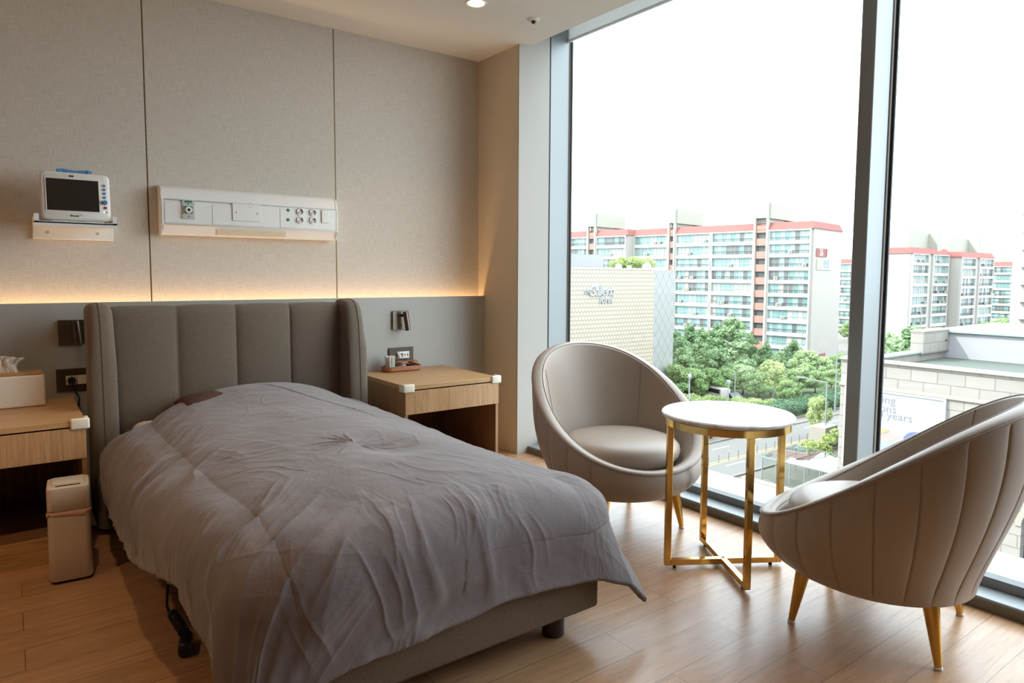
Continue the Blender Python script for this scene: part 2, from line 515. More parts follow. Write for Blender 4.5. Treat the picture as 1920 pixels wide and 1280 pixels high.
# ---- curtain wall: sill, bottom rail, posts, head, two panes in view (more behind the camera)
bm = bmesh.new(); box(bm, (SILLX, YW, 0), (2.775, PILY, .043), .003, 1)
struct('trim_7', bm, M['alu'], smooth=0)
bm = bmesh.new(); box(bm, (SILLX-.004, YW, 0), (SILLX, PILY, .036)); struct('trim_8', bm, M['alu_dark'], smooth=0)
GX = 3.015
POSTS = [(-2.503, -2.443), (YW, YW+.06)]
EDGES = [PILY-.002, POSTS[0][1], POSTS[0][0], POSTS[1][1]]
wins = [(EDGES[i+1], EDGES[i]) for i in range(0, len(EDGES), 2)]
for i, (y0, y1) in enumerate(wins):
    n = i+1
    bm = bmesh.new(); box(bm, (GX-.004, y0, .06), (GX+.004, y1, 2.82)); w = struct('window_%d' % n, bm, M['glass'], smooth=0)
    fr = bmesh.new()
    prism(fr, [(2.775, 0), (GX+.03, 0), (GX+.03, .088), (2.80, .088), (2.775, .078)], 'y', y0, y1)
    struct('bottom_rail', fr, M['alu'], w, smooth=0)
    hd = bmesh.new(); box(hd, (2.978, y0, 2.655), (2.981, y1, 2.86)); cyl(hd, (2.9795, y0, 2.657), (2.9795, y1, 2.657), .009, n=12); struct('head_panel', hd, M['head_white'], w, smooth=0)  # white band at the window head, added as a thin translucent sheet to look bright
    gk = bmesh.new()
    for yy in (y0, y1-.012): box(gk, (3.0, yy, .088), (GX-.005, yy+.012, 2.655))
    struct('gasket', gk, M['gasket'], w, smooth=0)
for i, (y0, y1) in enumerate(POSTS):
    bm = bmesh.new(); box(bm, (2.836, y0, .088), (2.972, y1, 2.86), .003, 1, 0)
    box(bm, (2.972, y0+.008, .088), (2.985, y1-.008, 2.86), 0, 1, 1); box(bm, (2.985, y0, .088), (GX+.02, y1, 2.86), 0, 1, 2)
    struct('trim_%d' % (9+i), bm, [M['alu'], M['alu_dark'], M['white_paint']], smooth=0)
bm = bmesh.new(); box(bm, (2.832, PILY-.002, .043), (2.985, PILY+.01, 2.86), .002, 1, 0)
box(bm, (2.985, PILY-.001, .043), (3.0, PILY+.01, 2.86), 0, 1, 1); box(bm, (2.825, PILY+.001, .043), (2.831, PILY+.011, 2.86), 0, 1, 2)
struct('trim_12', bm, [M['alu'], M['alu_dark'], M['gasket']], smooth=0)                                             # jamb against the pier
bm = bmesh.new(); box(bm, (2.8245, PILY+.0005, 0), (3.03, PILY+.01, .06)); struct('trim_13', bm, M['white_paint'], smooth=0)
bm = bmesh.new(); box(bm, (2.60, YB, 0), (3.06, YW, 2.86)); struct('wall_light_block', bm, M['brown_wall'], smooth=0)  # unseen wall added to keep daylight off the camera-facing sides

# ---- light strip hidden in the ledge behind the dado
def area_light(name, loc, sx, sy, power, col, rot=(0, 0, 0), spread=180):
    l = bpy.data.lights.new(name, 'AREA'); l.shape = 'RECTANGLE'; l.size = sx; l.size_y = sy; l.energy = power; l.color = col
    l.spread = R(spread)
    o = bpy.data.objects.new(name, l); COL.objects.link(o); o.location = loc; o.rotation_euler = rot; return o
area_light('ledge_light_strip', ((XL+PILX)/2, -.034, .925), PILX-XL-.02, 0.02, 3.2, (1.0, .60, .28), (math.pi, 0, 0))

# ---- ceiling lights (the one in view by the pier; the others light the room behind the frame)
def ceiling_light(x, y, power, label, r=.042, size=.07):
    t = thing('ceiling_light', (x, y, CEIL), label, 'ceiling light', 'recessed ceiling lights')
    bm = bmesh.new(); lathe(bm, [(r, -.001), (r+.014, -.004), (r+.016, 0), (r+.012, .003)], 40, None, (x, y, CEIL)); obj('trim_ring', bm, M['white_pl'], t)
    bm = bmesh.new(); lathe(bm, [(0, -.0025), (r, -.0025), (r, .002), (0, .002)], 40, None, (x, y, CEIL)); obj('diffuser', bm, M['lamp_glow'], t)
    l = bpy.data.lights.new('ceiling_light_glow', 'SPOT'); l.energy = power; l.color = (1.0, .62, .33); l.spot_size = R(105); l.spot_blend = .6
    l.shadow_soft_size = .03
    o = bpy.data.objects.new('ceiling_light_glow', l); COL.objects.link(o); o.location = (x, y, CEIL-.02)
    return t
p = at(893, 6, 'z', CEIL)
ceiling_light(p[0], p[1], 3, 'small round recessed ceiling light glowing near the top of the pier')
for x, y, w in ((.02, -1.75, 11), (-1.1, -1.75, 12), (-.9, -4.2, 4), (1.2, -5.2, 3)):
    ceiling_light(x, y, w, 'round recessed ceiling light above the room beyond the view')
p = at(1000, 36, 'z', CEIL)
t = thing('sprinkler_head', (p[0], p[1], CEIL), 'white recessed sprinkler rosette in the ceiling near the window edge', 'sprinkler')
bm = bmesh.new(); lathe(bm, [(.018, -.012), (.03, -.008), (.037, -.002), (.037, 0)], 32, None, t.location); lathe(bm, [(.018, -.012), (.016, .0)], 32, None, t.location); obj('rosette', bm, M['white_pl'], t)
bm = bmesh.new(); lathe(bm, [(0, -.022), (.007, -.022), (.009, -.012), (.006, 0)], 16, None, t.location); box(bm, (p[0]-.013, p[1]-.002, CEIL-.024), (p[0]+.013, p[1]+.002, CEIL-.021)); obj('deflector', bm, M['dark'], t)

# ================================================================== THE BED
bed = thing('bed', (.95, -1.35, 0), 'upholstered bed with a winged channel headboard standing against the grey dado', 'bed')
def headboard_bm():
    bm = bmesh.new(); x0, x1 = .355, 1.455; nx = 160
    prof = [(-.30, .05, 0), (-.375, .05, .2), (-.385, .25, 1), (-.385, .6, 1), (-.383, .85, 1), (-.378, .945, .9), (-.366, .98, .6), (-.345, .997, .3), (-.32, .998, .15), (-.30, .985, 0)]
    rings = []
    for i in range(nx+1):
        x = x0+(x1-x0)*i/nx; ph = ((x-.372)/(1.44-.372))*4
        puff = abs(math.sin(math.pi*ph))**.45 if 0 <= ph <= 4 else 0
        ring = []
        for y, z, w in prof:
            k = .024*(puff-1)
            ring.append(bm.verts.new((x, y - k*w, z + (.006*(puff-1) if z > .97 else 0))))
        rings.append(ring)
    skin(bm, rings); bm.faces.new(rings[0]); bm.faces.new(list(reversed(rings[-1])))
    return bm
obj('headboard', headboard_bm(), M['headfab'], bed, 60)
def wing_bm(x0, x1):
    bm = bmesh.new()
    pts = [(-.30, .03), (-.50, .03), (-.502, .5), (-.492, .75), (-.475, .90), (-.452, .965), (-.42, 1.0), (-.38, 1.012), (-.30, 1.012)]
    prism(bm, pts, 'x', x0, x1)
    ed = [e for e in bm.edges if abs(e.verts[0].co.x-e.verts[1].co.x) < 1e-6 and not (abs(e.verts[0].co.y+.30) < 1e-4 and abs(e.verts[1].co.y+.30) < 1e-4)]
    bmesh.ops.bevel(bm, geom=ed, offset=.036, segments=5, affect='EDGES', profile=.5, clamp_overlap=True)
    return bm
for x0, x1, sx in ((.272, .372, .318), (1.438, 1.538, 1.500)):
    w = obj('headboard_wing', wing_bm(x0, x1), M['headfab'], bed, 60)
    bm = bmesh.new()
    line = [(-.5005, .06), (-.5025, .5), (-.4925, .75), (-.4755, .90), (-.4525, .9655), (-.4205, 1.0005), (-.38, 1.0125), (-.31, 1.0125)]
    tube(bm, [(sx, y, z) for y, z in line], .0016, 6)
    obj('seam', bm, M['stitch'], w)
bm = bmesh.new(); box(bm, (.425, -2.363, .086), (1.486, -.385, .335), .012, 3); obj('base', bm, M['basefab'], bed)
for x, y in ((1.363, -2.282), (.55, -2.282), (1.363, -.6), (.55, -.6)):
    bm = bmesh.new(); cyl(bm, (x, y, 0), (x, y, .087), .036, .036, 28, bev=.003); obj('leg', bm, M['foot'], bed)
bm = bmesh.new(); box(bm, (.420, -2.27, .3355), (1.425, -.392, .478), .055, 4)
mt = tag(obj('mattress', bm, M['mattress']), 'white mattress on the bed showing at its top left corner', 'mattress'); rebase(mt, (.95, -1.35, .335))
# pillow under the duvet, its edge showing at the headboard
def pillow_bm():
    bm = bmesh.new(); n = 28; rings = []
    cx, cy, cz, hx, hy, hz = .86, -.525, .541, .26, .135, .056
    for s in (1, -1):
        g = []
        for i in range(n+1):
            row = []
            for j in range(n+1):
                u, v = i/n*2-1, j/n*2-1
                e = max(0, 1-abs(u)**3.2)*max(0, 1-abs(v)**3.2)
                pinch = 1-.07*(abs(u*v))**2 - .05*(1-abs(u)**2)*0
                row.append(bm.verts.new((cx+u*hx*(1-.05*(1-v*v)*abs(u)**6), cy+v*hy*(1-.05*(1-u*u)*abs(v)**6), cz+s*hz*e**.5)))
            g.append(row)
        skin(bm, g, closed=False)
    bmesh.ops.remove_doubles(bm, verts=bm.verts, dist=1e-4)
    return bm
pl = tag(obj('pillow', pillow_bm(), M['pillow'], None, 80), 'brown pillow under the duvet, its edge showing against the headboard', 'pillow'); rebase(pl, (.86, -.525, .489))

# ---- duvet: a puffed quilt lying over the mattress and hanging down on three sides
def duvet_mesh():
    NA, NB = 560, 640
    HW, CX = .505, .948
    Y0, YF = -.475, -2.235
    a = np.linspace(-1.05, .98, NA)[None, :]; b = np.linspace(0, YF*-1+Y0+.46, NB)[:, None]   # metres across / from the head
    A = np.repeat(a, NB, 0); B = np.repeat(b, NA, 1)
    Lb = Y0-YF
    # hanging lengths along the left edge (further down near the head, tucked up past the middle)
    bb = B
    olL = np.interp(bb[:, 0], [0, .12, .3, .55, .95, 1.3, 1.55, 1.75, 2.2], [.20, .26, .34, .38, .35, .29, .245, .275, .345])[:, None]
    olR = np.interp(bb[:, 0], [0, .3, 1.0, 1.75, 2.2], [.18, .24, .30, .35, .37])[:, None]
    aa = A[:1, :]
    olF = np.interp(aa[0], [-1.05, -.5, -.1, .2, .42, .5, .98], [.40, .41, .400, .390, .385, .375, .40])[None, :]
    olF = olF + .040*(vnoise(A[:1, :]*5.5+2, A[:1, :]*0+3, 71)-.5)
    s = A/1.0
    over = np.where(A < 0, np.clip((-A-HW)/.545, 0, 1)*olL, np.clip((A-HW)/.475, 0, 1)*olR)
    HR = np.interp(bb[:, 0], [0, .5, 1.4, 1.75, 2.2], [.475, .455, .450, .490, .505])[:, None]
    HLf = np.interp(bb[:, 0], [0, 1.2, 1.7, 2.2], [.518, .515, .480, .475])[:, None]
    HLf = HLf + .022*(vnoise(B*5+A*2, A*1.5+3, 61)-.5) + .006*(vnoise(B*13+A*6, A*3+7, 62)-.5)
    side = np.where(A < 0, -1.0, 1.0)
    soft = lambda x, e: (x+np.sqrt(x*x+e*e))/2                    # eased start of the roll-over
    xr = np.where(A < 0, -A-HLf, A-HR); ovr = soft(xr, .18)
    over = ovr*np.where(A < 0, olL/(1.05-HLf), olR/(.98-HR))
    over = over*sstep(0, .25, np.abs(A))
    fr = soft(B-Lb, .12); df = fr/.46*olF
    px = CX + side*np.maximum(np.abs(A)-ovr*sstep(0, .25, np.abs(A)), 0); py = Y0-(B-fr)
    # the head edge slants: its left end lies further down the bed
    slant = .20*sstep(-.15, -1.0, -(-A))*0
    d = (over**2.6+df**2.6+1e-12)**(1/2.6); dn = np.sqrt(over**2+df**2)+1e-9
    dx, dy = side*over/dn, -df/dn
    rad = .15
    th = np.minimum(d/rad, math.pi/2); ex = np.maximum(0, d-rad*math.pi/2)
    corner = np.minimum(over, df)*4
    fl = .10+.38*np.clip(corner, 0, 1)*(side > 0)
    out = rad*np.sin(th)+ex*fl; drop = rad*(1-np.cos(th))+ex*np.sqrt(1-fl*fl)
    un = np.clip(A/HW, -1, 1)
    head = np.exp(-(B/.28)**2)
    top = .515 + .052*(1-np.abs(un)**2.4) + head*(.036*(1-un**2) - .02*un**2)
    top = top + .012*np.sin(B*2.1+.7)*(1-un**2) + .014*(vnoise(A*3+9, B*2.6, 3)-.5) - .028*np.exp(-((A-.10)/.10)**2-((B-1.28)/.13)**2)
    top = top - .014*sstep(Lb-.35, Lb, B)
    Z = top-drop; X = px+dx*out; Y = py+dy*out
    # slant of the head edge at the left
    sl = sstep(.24, .72, -A)
    Y = Y - sl*.17*np.clip(1-B/.5, 0, 1)**1.5; X = X - sl*.02*np.clip(1-B/.5, 0, 1)
    P = np.stack([X, Y, Z], -1)
    def normals(P):
        du = np.gradient(P, axis=1); dv = np.gradient(P, axis=0); n = np.cross(dv, du); return n/(np.linalg.norm(n, axis=-1, keepdims=True)+1e-9)
    N = normals(P)
    if N[NB//2, NA//2, 2] < 0: N = -N
    ridge = lambda x: 1-np.abs(2*x-1)
    hang = np.clip(d/.22, 0, 1)
    S = side*(np.abs(A)-ovr+over); T = (B-fr)+df                   # lengths along the cloth itself
    warp = (vnoise(S*3+5, T*3, 21)-.5)*.12; wrp2 = (vnoise(S*9, T*9, 41)-.5)*.035
    msk = lambda f, lo, hi, sd: sstep(lo, hi, vnoise(S*f+sd, T*f*.9+2*sd, sd))
    away_corner = 1-.8*np.clip(np.minimum(over, df)/.08, 0, 1)
    hem = 1-.65*sstep(.65, 1.0, np.where(side < 0, over/olL, over/olR))
    # folds falling diagonally down the left side, coarse to fine
    u1 = T+S*.95
    left = sstep(.20, .55, -S)*away_corner*hem
    w = left*(.022*msk(2.4, .35, .7, 31)*ridge(vnoise(S*1.6+3, (u1+warp)*8, 5))**2.4
              + .0150*msk(3.4, .22, .6, 32)*ridge(vnoise(S*3.2+8, (u1+warp*.8+wrp2)*21, 6))**2.6
              + .0055*msk(5, .25, .6, 43)*ridge(vnoise(S*6+5, (u1+warp*.6+wrp2)*48, 36))**2.4)
    right = sstep(.38, .60, S)*away_corner*hem
    w += right*(.011*msk(3, .3, .7, 44)*ridge(vnoise(S*3, (T-S*.5+warp)*12, 7))**2.4 + .004*ridge(vnoise(S*6, (T-S*.4+wrp2)*30, 45))**3)
    # upright creases over the foot
    foot = sstep(Lb-.16, Lb+.14, B)*away_corner
    w += foot*(.0058*msk(3.6, .42, .76, 33)*ridge(vnoise((S+warp+T*.10)*9, T*1.6, 8))**3
               + .0046*msk(5, .42, .72, 34)*ridge(vnoise((S-T*.32+warp+wrp2)*20, T*3, 9))**3.5
               + .0026*msk(6, .38, .68, 46)*ridge(vnoise((S+T*.22+wrp2)*44, T*6, 37))**3)
    w += sstep(Lb-.02, Lb+.2, B)*.016*np.exp(-((S+.16)/.24)**2)*ridge(vnoise(S*.9+2, (T+.35*S+warp)*9, 12))**2.5
    # short creases on top, in patches, running several ways
    tp = 1-hang
    for k_, (an_, fq, am, sd) in enumerate(((.3, 15, .0055, 51), (1.1, 19, .0045, 52), (2.0, 17, .0045, 53), (2.7, 24, .0034, 54), (.8, 30, .0014, 55), (1.7, 33, .0010, 56))):
        p_ = S*math.cos(an_)+T*math.sin(an_); q_ = -S*math.sin(an_)+T*math.cos(an_)
        w += (.25+.75*tp)*.50*am*msk(3.0+.4*k_, .54, .80, sd)*ridge(vnoise(p_*fq*.22+sd, (q_+warp*.8+wrp2)*fq, sd+10))**6
    # hollow with creases gathered round it
    rr = np.sqrt(A**2+((B-1.22)*1.3)**2); an = np.arctan2(B-1.22, -A+.0001)
    w += tp*.008*np.exp(-(rr/.15)**2)*sstep(.012, .05, rr)*ridge(vnoise(an*3.4+20, rr*4+warp*6, 17))**3
    # the long seam of the cover running down from the head
    xs = .02+.30*B+.05*np.sin(B*3)
    w += tp*.0045*np.exp(-((A-xs)/.007)**2)*(1-sstep(.6, 1.1, B))
    # the filling makes the hanging foot and right side swell, tucked in again at the hem
    swell = np.sin(math.pi*np.clip(d/.40, 0, 1))**2
    w += .034*swell*np.maximum(sstep(Lb-.10, Lb+.15, B)*sstep(-.62, -.30, S), sstep(.38, .55, S)*sstep(1.2, 1.8, B))
    w += .007*(vnoise(S*6, T*6, 18)-.5) + .0016*(vnoise(S*26, T*26, 19)-.5)
    P = P + N*(w*(.25+.75*sstep(0, .12, B)))[..., None]
    # rolled hems: the cover turns under along its edges
    def roll(P, lead):
        N = normals(P)
        if N[P.shape[0]//2, P.shape[1]//2, 2] < 0: N = -N
        sl = (slice(None), 0) if lead == 'l' else (slice(None), -1) if lead == 'r' else (-1,) if lead == 'f' else (0,)
        s3 = (slice(None), 4) if lead == 'l' else (slice(None), -5) if lead == 'r' else (-5,) if lead == 'f' else (4,)
        e = P[sl]; n = N[s3]; t = e-P[s3]; t = t/(np.linalg.norm(t, axis=-1, keepdims=True)+1e-9)
        rr_ = .010; rows = []
        for a_ in (30, 65, 100, 135, 170): rows.append(e+t*rr_*math.sin(R(a_))-n*rr_*(1-math.cos(R(a_))))
        for k_ in (.012, .03): rows.append(e-t*k_-n*rr_*2)
        X_ = np.stack(rows, 1 if lead in 'lr' else 0)
        if lead == 'l': return np.concatenate([X_[:, ::-1], P], 1)
        if lead == 'r': return np.concatenate([P, X_], 1)
        if lead == 'f': return np.concatenate([P, X_], 0)
        return np.concatenate([X_[::-1], P], 0)
    for lead in 'lrfh': P = roll(P, lead)
    NB, NA = P.shape[:2]
    idx = np.arange(NA*NB).reshape(NB, NA)
    F = np.stack([idx[:-1, :-1], idx[:-1, 1:], idx[1:, 1:], idx[1:, :-1]], -1).reshape(-1, 4)
    me = bpy.data.meshes.new('duvet')
    me.vertices.add(NA*NB); me.vertices.foreach_set('co', P.reshape(-1).astype(np.float32))
    me.loops.add(F.size); me.loops.foreach_set('vertex_index', F.reshape(-1).astype(np.int32))
    me.polygons.add(len(F)); me.polygons.foreach_set('loop_start', np.arange(0, F.size, 4, dtype=np.int32))
    try: me.polygons.foreach_set('loop_total', np.full(len(F), 4, dtype=np.int32))
    except Exception: pass
    me.update(calc_edges=True); me.validate()
    me.polygons.foreach_set('use_smooth', [True]*len(me.polygons))
    me.materials.append(M['duvet'])
    return me
duv = bpy.data.objects.new('duvet', duvet_mesh()); COL.objects.link(duv)
tag(duv, 'rumpled mauve grey duvet spread over the bed and hanging down its sides', 'duvet')
rebase(duv, (.95, -1.35, .49))

# bed handset on a coiled cord below the left edge of the duvet
hs = thing('bed_control_handset', (.395, -1.70, 0), 'black corded bed handset lying on the floor under the duvet edge', 'remote control')
bm = bmesh.new(); obox(bm, Vector((.392, -1.70, .024)), (.018, .045, .022), R(-15), .012, 3); obj('handset', bm, M['black_pl'], hs)
bm = bmesh.new(); tube(bm, [(.385, -1.475, .17), (.382, -1.485, .12), (.380, -1.48, .06), (.384, -1.49, .035), (.39, -1.50, .033)], .0045, 8); obj('cord', bm, M['black_pl'], hs)
bm = bmesh.new(); n = 12*12
tube(bm, [(.392+.014*math.cos(2*math.pi*k/12), -1.50-.19*k/n, .035+.02*k/n+.014*math.sin(2*math.pi*k/12)) for k in range(n+1)], .0030, 6); obj('coiled_cord', bm, M['black_pl'], hs)

# ================================================================== NIGHTSTANDS
def nightstand(x0, x1, label):
    y0, y1, zt = -.702, DADO-.001, .560
    t = thing('nightstand', ((x0+x1)/2, y0/2, 0), label, 'nightstand', 'oak nightstands beside the bed')
    bm = bmesh.new(); box(bm, (x0, y0, zt-.024), (x1, y1, zt), .0015, 1); obj('top', bm, M['oak_h'], t, 0)
    for a, b in ((x0, x0+.018), (x1-.018, x1)):
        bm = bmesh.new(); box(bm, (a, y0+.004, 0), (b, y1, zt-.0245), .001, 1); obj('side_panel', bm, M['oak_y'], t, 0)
    bm = bmesh.new(); box(bm, (x0+.0185, y1-.02, .0), (x1-.0185, y1-.001, zt-.025)); obj('back_panel', bm, M['cavity_shadow'], t, 0)
    bm = bmesh.new(); box(bm, (x0+.0185, y0+.02, .085), (x1-.0185, y1-.021, .103)); obj('shelf', bm, M['cavity_shadow'], t, 0)
    bm = bmesh.new(); box(bm, (x0+.0185, y0+.004, 0), (x1-.0185, y0+.0195, .103)); obj('plinth', bm, M['oak_h'], t, 0)
    bm = bmesh.new(); box(bm, (x0+.001, y0-.001, .405), (x1-.001, y0+.0035, zt-.030), .001, 1); box(bm, (x0+.03, y0+.0035, .42), (x1-.03, y1-.05, zt-.04)); obj('drawer', bm, M['oak_v'], t, 0)
    return t
nightstand(1.659, 2.260, 'oak nightstand right of the bed next to the pier, open below its drawer')
nightstand(-.37, .233, 'oak nightstand left of the bed behind the beige bin')

def corner_guard(x, y, z, sx, label):
    """soft foam cap pushed over a table corner"""
    bm = bmesh.new()
    box(bm, (x-sx*.052, y-.010, z-.036), (x+sx*.014, y+.008, z+.009), .0075, 4)
    box(bm, (x-sx*.006, y-.006, z-.036), (x+sx*.012, y+.052, z+.009), .0075, 4)
    o = tag(obj('corner_guard', bm, M['cream_pl'], None, 60), label, 'corner guard', 'cream foam corner guards on the nightstands'); rebase(o, (x, y, z-.036)); return o
corner_guard(1.659, -.702, .560, -1, 'cream foam corner guard on the bed-side front corner of the right nightstand')
corner_guard(2.260, -.702, .560, 1, 'cream foam corner guard on the pier-side front corner of the right nightstand')
corner_guard(.233, -.702, .560, 1, 'cream foam corner guard on the front corner of the left nightstand')

# tissue box
tb = thing('tissue_box', (-.01, -.20, .56), 'white tissue box with a wooden lid on the left nightstand', 'tissue box')
bm = bmesh.new(); box(bm, (-.145, -.263, .5605), (.121, -.137, .700), .010, 4); obj('box_body', bm, M['white_pl'], tb)
bm = bmesh.new(); box(bm, (-.140, -.258, .700), (.116, -.142, .709), .003, 2); obj('lid', bm, M['oak_h'], tb)
def tissue_bm():
    bm = bmesh.new(); nu, nv = 46, 26; rows = []
    for j in range(nv+1):
        v = j/nv; row = []
        for i in range(nu+1):
            u = i/nu*2-1
            wd = .074-.004*v
            fold = .014*math.sin(u*7+v*2.0)+.010*math.sin(u*15-v*5)+.006*math.sin(u*29+v*9)
            x = -.045+u*wd+.024*v**1.5+.008*math.sin(v*6+u*3)
            y = -.20+fold*(.5+v*.8)+.018*math.sin(u*2.2)*v
            z = .704+.072*math.sin(min(1, v*1.02)*1.62)*(1-.10*abs(u-.3)**2.0)+.006*math.sin(u*5+1)*v
            row.append(bm.verts.new((x, y, z)))
        rows.append(row)
    skin(bm, rows, closed=False); return bm
ts = obj('tissue', tissue_bm(), M['tissue'], tb, 80)
md = ts.modifiers.new('thickness', 'SOLIDIFY'); md.thickness = .0012

# tray with swabs and jars
ty = thing('tray', (1.917, -.155, .56), 'reddish wooden tray on the right nightstand holding swabs and jars', 'tray')
def stadium(cx, cy, hx, hy, n=14):
    P = []
    for k in range(n+1): t = -math.pi/2+math.pi*k/n; P.append((cx+hx-hy+hy*math.cos(t), cy+hy*math.sin(t)))
    for k in range(n+1): t = math.pi/2+math.pi*k/n; P.append((cx-hx+hy+hy*math.cos(t), cy+hy*math.sin(t)))
    return P
def tray_bm():
    bm = bmesh.new(); rings = []
    for off, z in ((-.010, .5605), (0, .566), (0, .592), (-.007, .592), (-.008, .570)):
        rings.append([bm.verts.new((x, y, z)) for x, y in stadium(1.917, -.155, .128+off, .05+off)])
    skin(bm, rings); bm.faces.new(rings[0]); bm.faces.new(rings[-1]); return bm
obj('tray_body', tray_bm(), M['tray_wood'], ty)
sw = thing('swab_jar', (1.842, -.155, .571), 'clear jar packed with white cotton swabs on the tray', 'jar')
bm = bmesh.new(); lathe(bm, [(0, .571), (.033, .571), (.033, .652), (.031, .652), (.031, .574), (0, .574)], 32, None, (1.842, -.155, 0)); obj('jar', bm, M['jar_glass'], sw)
swabs = []
for k in range(46):
    rr = .0275*math.sqrt((k+.5)/46); aa = k*2.39996
    bx, by = 1.842+rr*math.cos(aa), -.155+rr*math.sin(aa); dx, dy = random.uniform(-.002, .002), random.uniform(-.002, .002); h = .078+random.uniform(-.003, .003)
    bm = bmesh.new(); tube(bm, [(bx, by, .577), (bx+dx, by+dy, .575+h-.014)], .0024, 6)
    lathe(bm, [(0, 0), (.0030, .002), (.0035, .008), (.0026, .014), (0, .0155)], 8, None, (bx+dx, by+dy, .575+h-.015))
    lathe(bm, [(0, -.001), (.0028, .001), (.0028, .010), (.001, .013)], 8, None, (bx, by, .576))
    o = obj('cotton_swab', bm, M['tissue']); tag(o, 'white cotton swab standing in the clear jar on the tray', 'cotton swab', 'cotton swabs in the jar'); rebase(o, (bx, by, .575))
for x, lab, fill, cat in ((1.916, 'low glass jar with a wooden lid, white sachets inside, middle of the tray', M['tissue'], 'sachet'), (1.993, 'low glass jar with a wooden lid, dark contents inside, right end of the tray', M['dark'], 'sachet')):
    j = thing('lidded_jar', (x, -.155, .571), lab, 'jar', 'lidded jars on the tray')
    bm = bmesh.new(); lathe(bm, [(0, .571), (.034, .571), (.035, .575), (.035, .607), (.033, .607), (.033, .575), (0, .575)], 32, None, (x, -.155, 0)); obj('jar', bm, M['jar_glass'], j)
    bm = bmesh.new(); lathe(bm, [(0, .6072), (.0365, .6072), (.0375, .611), (.0365, .6165), (0, .6165)], 32, None, (x, -.155, 0)); obj('lid', bm, M['tray_wood'], j)
    for k in range(7):
        bm = bmesh.new(); c = Vector((x+.016*math.cos(k*1.3), -.155+.016*math.sin(k*1.3), .578+.0037*k))
        obox(bm, c, (.015, .011, .0017), k*.9, .001, 1); o = obj('sachet', bm, fill)
        tag(o, 'small %s packet inside the %s lidded jar' % (('white', 'middle') if fill is M['tissue'] else ('dark', 'right')), 'packet', 'packets in the %s jar' % ('middle' if fill is M['tissue'] else 'right')); rebase(o, c)

# ================================================================== BIN
bn = thing('waste_bin', (.157, -.86, 0), 'small beige square pedal-less bin with a pink liner on the floor left of the bed', 'bin')
def rrect(cx, cy, hx, hy, r, n=6):
    P = []
    for sx, sy, a0 in ((1, 1, 0), (-1, 1, 90), (-1, -1, 180), (1, -1, 270)):
        for k in range(n+1):
            t = R(a0+90*k/n); P.append((cx+sx*(hx-r)+r*math.cos(t), cy+sy*(hy-r)+r*math.sin(t)))
    return P
BR = Matrix.Rotation(R(-4), 4, 'Z')
def rr_loft(specs, r=.022, cx=0, cy=0, caps=(True, True)):
    bm = bmesh.new(); rings = []
    for hx, hy, z in specs:
        rings.append([bm.verts.new(Vector((.157, -.86, 0)) + BR @ Vector((x, y, z))) for x, y in rrect(cx, cy, hx, hy, min(r, hx*.9, hy*.9))])
    skin(bm, rings)
    if caps[0]: bm.faces.new(rings[0])
    if caps[1]: bm.faces.new(rings[-1])
    return bm
obj('base', rr_loft([(.062, .078, 0), (.064, .080, .004), (.064, .080, .010)]), M['black_pl'], bn)
obj('body', rr_loft([(.066, .082, .0105), (.069, .085, .016), (.068, .084, .14), (.067, .083, .268), (.064, .080, .2685)]), M['bin'], bn)
lb = obj('lid', rr_loft([(.063, .079, .269), (.0675, .0835, .276), (.0675, .0835, .352), (.066, .082, .358), (.060, .076, .361)]), M['bin'], bn)
obj('flap', rr_loft([(.051, .050, .3612), (.051, .050, .3635), (.049, .048, .3645)], .006, 0, .016), M['bin'], lb)
obj('slot', rr_loft([(.040, .007, .3612), (.040, .007, .3618)], .006, 0, -.055), M['dark'], lb)
bm = bmesh.new(); rings = []
for lift, off in ((.0, .0005), (-.004, .002), (-.008, .0026), (-.012, .0018), (-.014, .0006)):
    ring = []
    for k, (x, y) in enumerate(rrect(0, 0, .068+off, .084+off, .024, 10)):
        sag = 1+.5*math.sin(k*.6)+.35*math.sin(k*1.7+1)
        ring.append(bm.verts.new(Vector((.157, -.86, 0)) + BR @ Vector((x, y, .271+lift*max(.25, sag)))))
    rings.append(ring)
skin(bm, rings); obj('liner', bm, M['bag'], bn)

# ================================================================== WALL FITTINGS
def reading_lamp(x0, x1, z0, z1, label, lean):
    y = DADO; xc = x0+(x1-x0)*.60
    t = thing('wall_reading_lamp', (xc, y, z0), label, 'wall lamp', 'bronze reading lamps on the dado')
    bm = bmesh.new(); box(bm, (x0, y-.014, z0), (x1, y, z1), .0015, 1); obj('back_plate', bm, M['bronze'], t)
    bm = bmesh.new(); cyl(bm, (xc, y-.014, z1-.028), (xc, y-.05, z1-.028), .008, n=16); obj('arm', bm, M['bronze_dark'], t)
    top = Vector((xc-.002, y-.056, z1-.003)); bot = Vector((xc+lean, y-.066, z0-.002))
    h = bmesh.new(); cyl(h, top, bot, .0165, .0165, 28, bev=.0015); lh = obj('lamp_head', h, M['pewter'], t)
    d = (bot-top).normalized()
    h = bmesh.new(); cyl(h, bot-d*.0005, bot+d*.0015, .013, n=24); obj('lens', h, M['white_pl'], lh)
    h = bmesh.new(); cyl(h, (x0+(x1-x0)*.5, y-.014, z0+.028), (x0+(x1-x0)*.5, y-.019, z0+.028), .004, n=12); obj('switch', h, M['chrome'], t)
reading_lamp(1.893, 2.003, .806, .922, 'bronze reading lamp with tilted tube above the right nightstand', .012)
reading_lamp(.186, .297, .812, .926, 'bronze reading lamp half hidden by the left headboard wing', .006)

